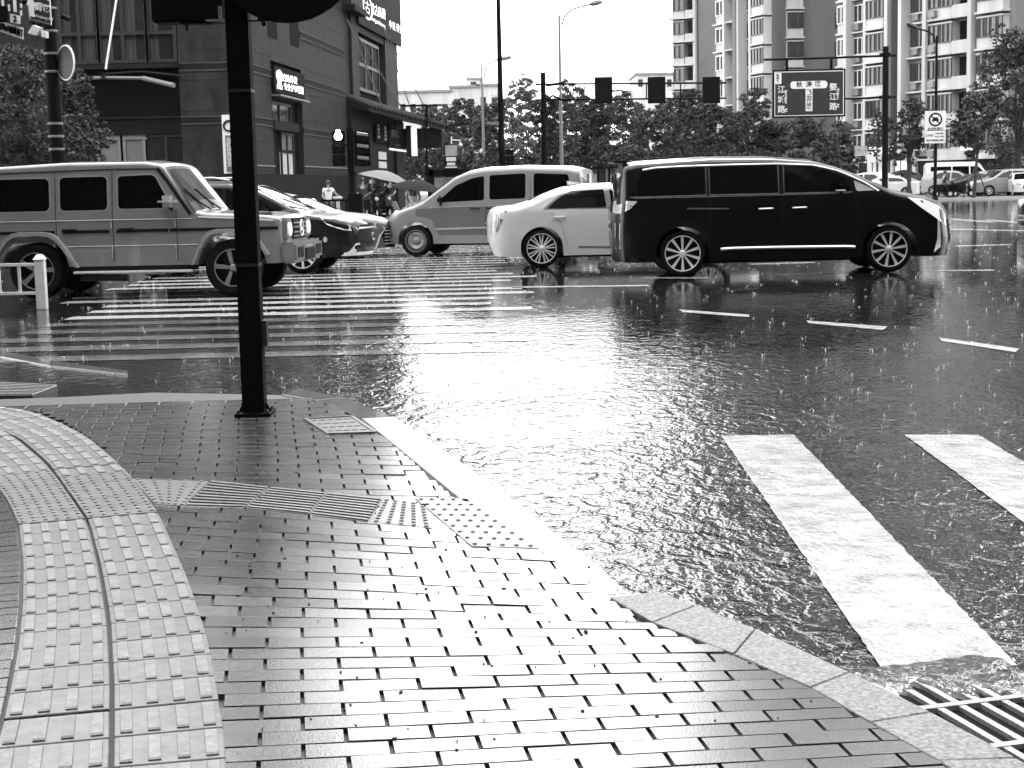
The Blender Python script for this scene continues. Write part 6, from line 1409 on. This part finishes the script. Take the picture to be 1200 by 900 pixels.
# dark hoarding rail right of white saloon roof
Y = 84; o = T_('fence_panel', D(705, 205, Y), 'dark roadside shelter rail with posts between saloon roof and people carrier', 'fence')
q = MB(); a2, b2 = D(688, 198, Y), D(760, 194.5, Y); q.box(a2.x, Y-.1, a2.z, b2.x, Y+.1, b2.z); q.build('top_rail', M_black, o)
for x in (690, 701, 711, 714, 722, 730, 742, 755): q = MB(); a2, b2 = D(x-.8, 220, Y), D(x+.8, 196, Y); q.box(a2.x, Y-.04, .1, b2.x, Y+.04, b2.z); q.build('post', M_grymetal if x in (711, 722) else M_black, o)
q = MB(); a2, b2 = D(690, 216, Y), D(758, 203, Y); q.box(a2.x, Y+.05, .1, b2.x, Y+.09, b2.z); q.build('panel', M_dkmetal, o); rel(o)
# tiled shelter roof edge seen beyond the canopy
Y = 100; o = T_('shelter_roof', D(492, 122, Y), 'thin flat shelter roof on a short mast above the tiled canopy', 'shelter'); q = MB(); a2, b2 = D(468, 123.5, Y), D(518, 122, Y); q.box(a2.x, Y, a2.z, b2.x, Y+2, b2.z); q.build('roof', M_black, o); q = MB(); q.tube([D(500, 123, Y+1), D(500, 245, Y+1)], .07, 6); q.build('mast', M_black, o); rel(o)

# ================================================================== PEOPLE AND SCOOTERS
def skin(name, V, Ed, Rd, m, parent, sub=1):
    me = bpy.data.meshes.new(name); me.from_pydata(V, Ed, []); o = bpy.data.objects.new(name, me); C.objects.link(o)
    md = o.modifiers.new('s', 'SKIN'); md.use_smooth_shade = True; md.use_x_symmetry = False
    for i, r_ in enumerate(Rd): sv = me.skin_vertices[0].data[i]; rr = r_ if isinstance(r_, tuple) else (r_, r_); sv.radius = rr; sv.use_root = (i == 0)
    o.modifiers.new('u', 'SUBSURF').levels = sub; dg = bpy.context.evaluated_depsgraph_get(); m2 = bpy.data.meshes.new_from_object(o.evaluated_get(dg)); bpy.data.objects.remove(o)
    m2.materials.clear(); m2.materials.append(m); m2.shade_smooth(); x = bpy.data.objects.new(name, m2); C.objects.link(x); x.parent = parent; return x
def person(label, loc, rz, pose='stand', top=None, legs=None, hair='short', s=1., helmet=None, reach=None, group=None):
    e = empty('person', loc, rz, label, 'person', group); e.scale = (s, s, s)
    sit = pose == 'sit'; hp = .92 if not sit else .80
    pel = (0, 0, hp); wa = (0, .0, hp+.16); ch = (0, .02 if not sit else -.04, hp+.40); nk = (0, .0 if not sit else -.06, hp+.57); hd = (0, -.02 if not sit else -.09, hp+.70); cr_ = (0, -.01 if not sit else -.08, hp+.81)
    V = [pel, wa, ch, nk, hd, cr_]; Ed = [(0, 1), (1, 2), (2, 3), (3, 4), (4, 5)]; Rd = [(.15, .11), (.125, .09), (.155, .10), .05, (.075, .09), (.06, .075)]
    arms = []
    for sg in (-1, 1):
        sh = (sg*.18, ch[1], ch[2]+.08)
        if sit: el, wr, hn = (sg*.26, -.20, ch[2]-.18), (sg*.24, -.42, ch[2]-.12), (sg*.23, -.50, ch[2]-.10)
        elif reach and sg == reach: el, wr, hn = (sg*.34, -.03, ch[2]-.15), (sg*.52, -.06, ch[2]-.26), (sg*.60, -.07, ch[2]-.28)
        else: el, wr, hn = (sg*.25, .02, ch[2]-.20), (sg*.20, -.14, ch[2]-.32), (sg*.15, -.20, ch[2]-.30)
        i = len(V); V += [sh, el, wr, hn]; Ed += [(2, i), (i, i+1), (i+1, i+2), (i+2, i+3)]; Rd += [.058, .042, .03, .036]; arms.append((sh, el, wr))
    lg = []
    for sg in (-1, 1):
        h_ = (sg*.09, 0, hp-.06)
        if sit: kn, an, to = (sg*.16, -.40, hp-.10), (sg*.15, -.34, .34), (sg*.15, -.48, .30)
        else: kn, an, to = (sg*.10, -.02, .48), (sg*.10, .02, .07), (sg*.11, -.14, .03)
        i = len(V); V += [h_, kn, an, to]; Ed += [(0, i), (i, i+1), (i+1, i+2), (i+2, i+3)]; Rd += [.085, .058, .042, .038]; lg.append((h_, kn, an, to))
    bd = skin('body', V, Ed, Rd, M_skin, e, 2)
    # face details on the one body mesh
    bm = bmesh.new(); bm.from_mesh(bd.data); c_ = Vector(hd)
    for off, r_ in (((0, -.095, -.005), .016), ((-.085, .0, 0), .02), ((.085, 0, 0), .02), ((-.03, -.085, .02), .010), ((.03, -.085, .02), .010), ((0, -.088, -.045), .014)):
        bmesh.ops.create_icosphere(bm, subdivisions=1, radius=r_, matrix=Matrix.Translation(c_+Vector(off)))
    bm.to_mesh(bd.data); bm.free()
    (s0, e0, w0), (s1_, e1, w1) = arms
    Vt = [wa, pel, ch, (nk[0], nk[1], nk[2]-.05), s0, tuple((Vector(s0)+Vector(e0))/2), s1_, tuple((Vector(s1_)+Vector(e1))/2)]
    lgth = M_dkcloth if top is M_dkcloth else None
    if lgth: Vt[5], Vt[7] = e0, e1
    skin('shirt', Vt, [(0, 1), (0, 2), (2, 3), (2, 4), (4, 5), (2, 6), (6, 7)], [(.145, .11), (.165, .125), (.17, .118), .07, .075, .062, .075, .062], top or M_shirtw, e)
    Vl = [pel]; El = []; Rl = [(.16, .12)]
    for h_, kn, an, to in lg: i = len(Vl); Vl += [h_, kn, an]; El += [(0, i), (i, i+1), (i+1, i+2)]; Rl += [.10, .075, .062]
    skin('trousers', Vl, El, Rl, legs or M_jean, e)
    q = MB()
    for h_, kn, an, to in lg: q.box(to[0]-.05, to[1]-.06, max(0, to[2]-.04), to[0]+.05, an[1]+.07, to[2]+.05)
    q.build('shoes', M_dkplastic if pose != 'stand' else M_white, e, bevel=.02)
    if helmet: 
        q = MB(); q.lathe([(.14, -.04), (.145, .02), (.125, .10), (.07, .155), (.001, .17)], 16, 'z', (hd[0], hd[1]+.01, hd[2])); q.build('helmet', helmet, e, smooth=True)
    else:
        q = MB(); q.lathe([(.10, -.02), (.108, .05), (.095, .12), (.055, .155), (.001, .165)], 14, 'z', (hd[0], hd[1]+.02, hd[2])); 
        if hair == 'long': q.hexa([(-.11, .03, hd[2]-.42), (.11, .03, hd[2]-.42), (.11, .10, hd[2]-.42), (-.11, .10, hd[2]-.42)], [(-.10, .0, hd[2]+.08), (.10, .0, hd[2]+.08), (.10, .11, hd[2]+.08), (-.10, .11, hd[2]+.08)])
        q.build('hair', M_hair, e, smooth=True)
    return e
def umbrella(label, loc, r_, m, tilt=(0, 0), h_=1.0):
    e = empty('umbrella', loc, 0, label, 'umbrella'); n_ = 8; q = MB(); rings = 5
    for i in range(rings+1):
        t = i/rings
        for k in range(n_*2):
            a = math.pi*k/n_; sc_ = 1 if k % 2 == 0 else .94; q.v.append((r_*t*math.cos(a)*sc_, r_*t*math.sin(a)*sc_, h_-.32*r_*t**1.8-(.0 if k % 2 else .015)*t))
    for i in range(rings):
        for k in range(n_*2): q.f.append((i*16+k, i*16+(k+1) % 16, (i+1)*16+(k+1) % 16, (i+1)*16+k))
    q.build('canopy', m, e, smooth=True); q = MB(); q.tube([(0, 0, 0), (0, 0, h_+.08)], .012, 6); q.build('shaft', M_grymetal, e); q = MB(); q.tube([(0, 0, .0), (0, .03, -.06), (0, .06, -.03)], .018, 6); q.build('handle', M_dkplastic, e)
    e.rotation_euler = (R(tilt[0]), R(tilt[1]), 0); return e
def scooter(label, loc, rz, m, grp='scooters waiting at the kerb'):
    e = empty('scooter', loc, rz, label, 'scooter', grp)
    for y_ in (-.62, .62):
        q = MB(); q.lathe([(.12, -.05), (.21, -.055), (.25, 0), (.21, .055), (.12, .05)], 22, 'x', (0, y_, .25)); w_ = q.build('wheel', M_rubber, e, smooth=True); q = MB(); q.lathe([(.001, -.04), (.12, -.03), (.13, 0), (.12, .03), (.001, .04)], 14, 'x', (0, y_, .25)); q.build('rim', M_alloy, w_, smooth=True)
    q = MB(); q.hexa([(-.13, -.05, .28), (.13, -.05, .28), (.12, .75, .42), (-.12, .75, .42)], [(-.15, .10, .70), (.15, .10, .70), (.11, .85, .72), (-.11, .85, .72)]); q.box(-.15, -.45, .22, .15, .0, .32)
    q.hexa([(-.17, -.55, .30), (.17, -.55, .30), (.16, -.42, .30), (-.16, -.42, .30)], [(-.19, -.50, .92), (.19, -.50, .92), (.15, -.36, .95), (-.15, -.36, .95)]); q.hexa([(-.08, -.85, .44), (.08, -.85, .44), (.08, -.42, .48), (-.08, -.42, .48)], [(-.06, -.75, .52), (.06, -.75, .52), (.08, -.42, .56), (-.08, -.42, .56)]); q.build('body', m, e, bevel=.03, smooth=True)
    q = MB(); q.box(-.15, .08, .71, .15, .78, .80); q.build('seat', M_dkplastic, e, bevel=.03, smooth=True); q = MB(); q.tube([(-.34, -.30, 1.02), (-.1, -.42, 1.04), (.1, -.42, 1.04), (.34, -.30, 1.02)], .018, 6); q.tube([(0, -.42, 1.04), (0, -.62, .28)], .03, 6); q.build('handlebar', M_dkmetal, e)
    q = MB(); q.lathe([(.001, -.03), (.07, -.01), (.085, .04)], 14, 'y', (0, -.54, .82)); q.build('headlight', M_lamp, e, smooth=True)
    for sg in (-1, 1):
        q = MB(); q.tube([(sg*.28, -.34, 1.03), (sg*.33, -.36, 1.2)], .008, 5); q.box(sg*.33-.05, -.37, 1.17, sg*.33+.05, -.355, 1.25); q.build('mirror', M_dkmetal, e)
    return e
def at(px, Y, z): p = D(px, 220, Y); return (p.x, Y, z)
person('woman in a white T-shirt and jeans leaning on a bollard by the granite wall', at(384.5, 60.3, .22), R(20), 'stand', M_shirtw, M_jean, 'short', .80*1.0+.1, reach=1)
Y = 66
scooter('black scooter with rider in the waiting cluster, nearest the signal post', at(436, Y, .22), R(25), P_dk); person('rider in dark rain clothes and white helmet, left in the scooter cluster', at(436, Y+.35, .22), R(25), 'sit', M_dkcloth, M_dkcloth, helmet=M_white)
scooter('dark scooter beneath the large pale umbrella canopy', at(448, Y+.4, .22), R(35), P_blk); person('rider in black hunched under the pale umbrella', at(448, Y+.75, .22), R(35), 'sit', M_dkcloth, M_dkcloth)
umbrella('large pale rain canopy over the middle scooter rider', at(450, Y+.2, 1.65), 1.15, M_umb, (0, 14), .55)
scooter('pale scooter at the right end of the waiting cluster', at(466, Y+2.5, .22), R(80), P_slv)
person('bareheaded rider standing astride behind the scooter cluster', at(425, Y+3, .22), R(10), 'stand', M_dkcloth, M_dkcloth, s=.97)
person('pedestrian in dark clothes waiting behind the pale umbrella', at(457, Y+6, .22), R(-10), 'stand', M_dkcloth, M_dkcloth, s=.98)
person('woman in white with long black hair crossing before the silver minivan, seen from behind', at(484, 58, .0), R(178), 'stand', M_shirtw, M_shirtw, 'long', .98)
umbrella('dark wide umbrella tilted above the woman with long black hair', at(488.5, 58.2, 1.20), .98, M_umbd, (4, 9), .55)
scooter('dark scooter by the no-cars signpost before the parked cars', at(1108, 97, .12), R(100), P_dk, 'scooters by the far kerb'); person('rider in dark jacket on the scooter beside the no-cars signpost', at(1106, 97, .12), R(100), 'sit', M_dkcloth, M_dkcloth)
scooter('black scooter on the kerb left of the slim propped tree', at(1126, 96.5, .12), R(80), P_blk, 'scooters by the far kerb')
umbrella('dark umbrella among the parked cars between gantry post and signpost', at(1060, 104, 1.4), .95, M_umbd, (0, 4), .5); person('pedestrian under the dark umbrella among the parked cars', at(1060, 104.1, .12), R(0), 'stand', M_dkcloth, M_dkcloth)
# wooden props on the slim tree
o = T_('tree_props', at(1143, 94.8, .12), 'thin wooden props bracing the slim street tree', 'tree props'); q = MB(); p_ = Vector(at(1143, 95, .12)); q.tube([p_+Vector((-.8, -.3, 0)), p_+Vector((0, 0, 1.9))], .04, 5); q.tube([p_+Vector((.7, -.3, 0)), p_+Vector((0, 0, 1.9))], .04, 5); q.build('prop', M_bark, o); rel(o)

# ================================================================== AIR
hz = MB(); hz.box(-880, -35, -1, 880, 2400, 130); hzo = hz.build('haze', bpy.data.materials.new('haze_air'))
hm = hzo.data.materials[0]; hm.use_nodes = True; t = hm.node_tree; t.nodes.clear(); oo = t.nodes.new('ShaderNodeOutputMaterial'); vv = t.nodes.new('ShaderNodeVolumePrincipled')
vv.inputs['Color'].default_value = (.95, .95, .95, 1); vv.inputs['Density'].default_value = HAZE = .00004; vv.inputs['Anisotropy'].default_value = .2; t.links.new(vv.outputs[0], oo.inputs['Volume'])
hzo['kind'] = 'stuff'
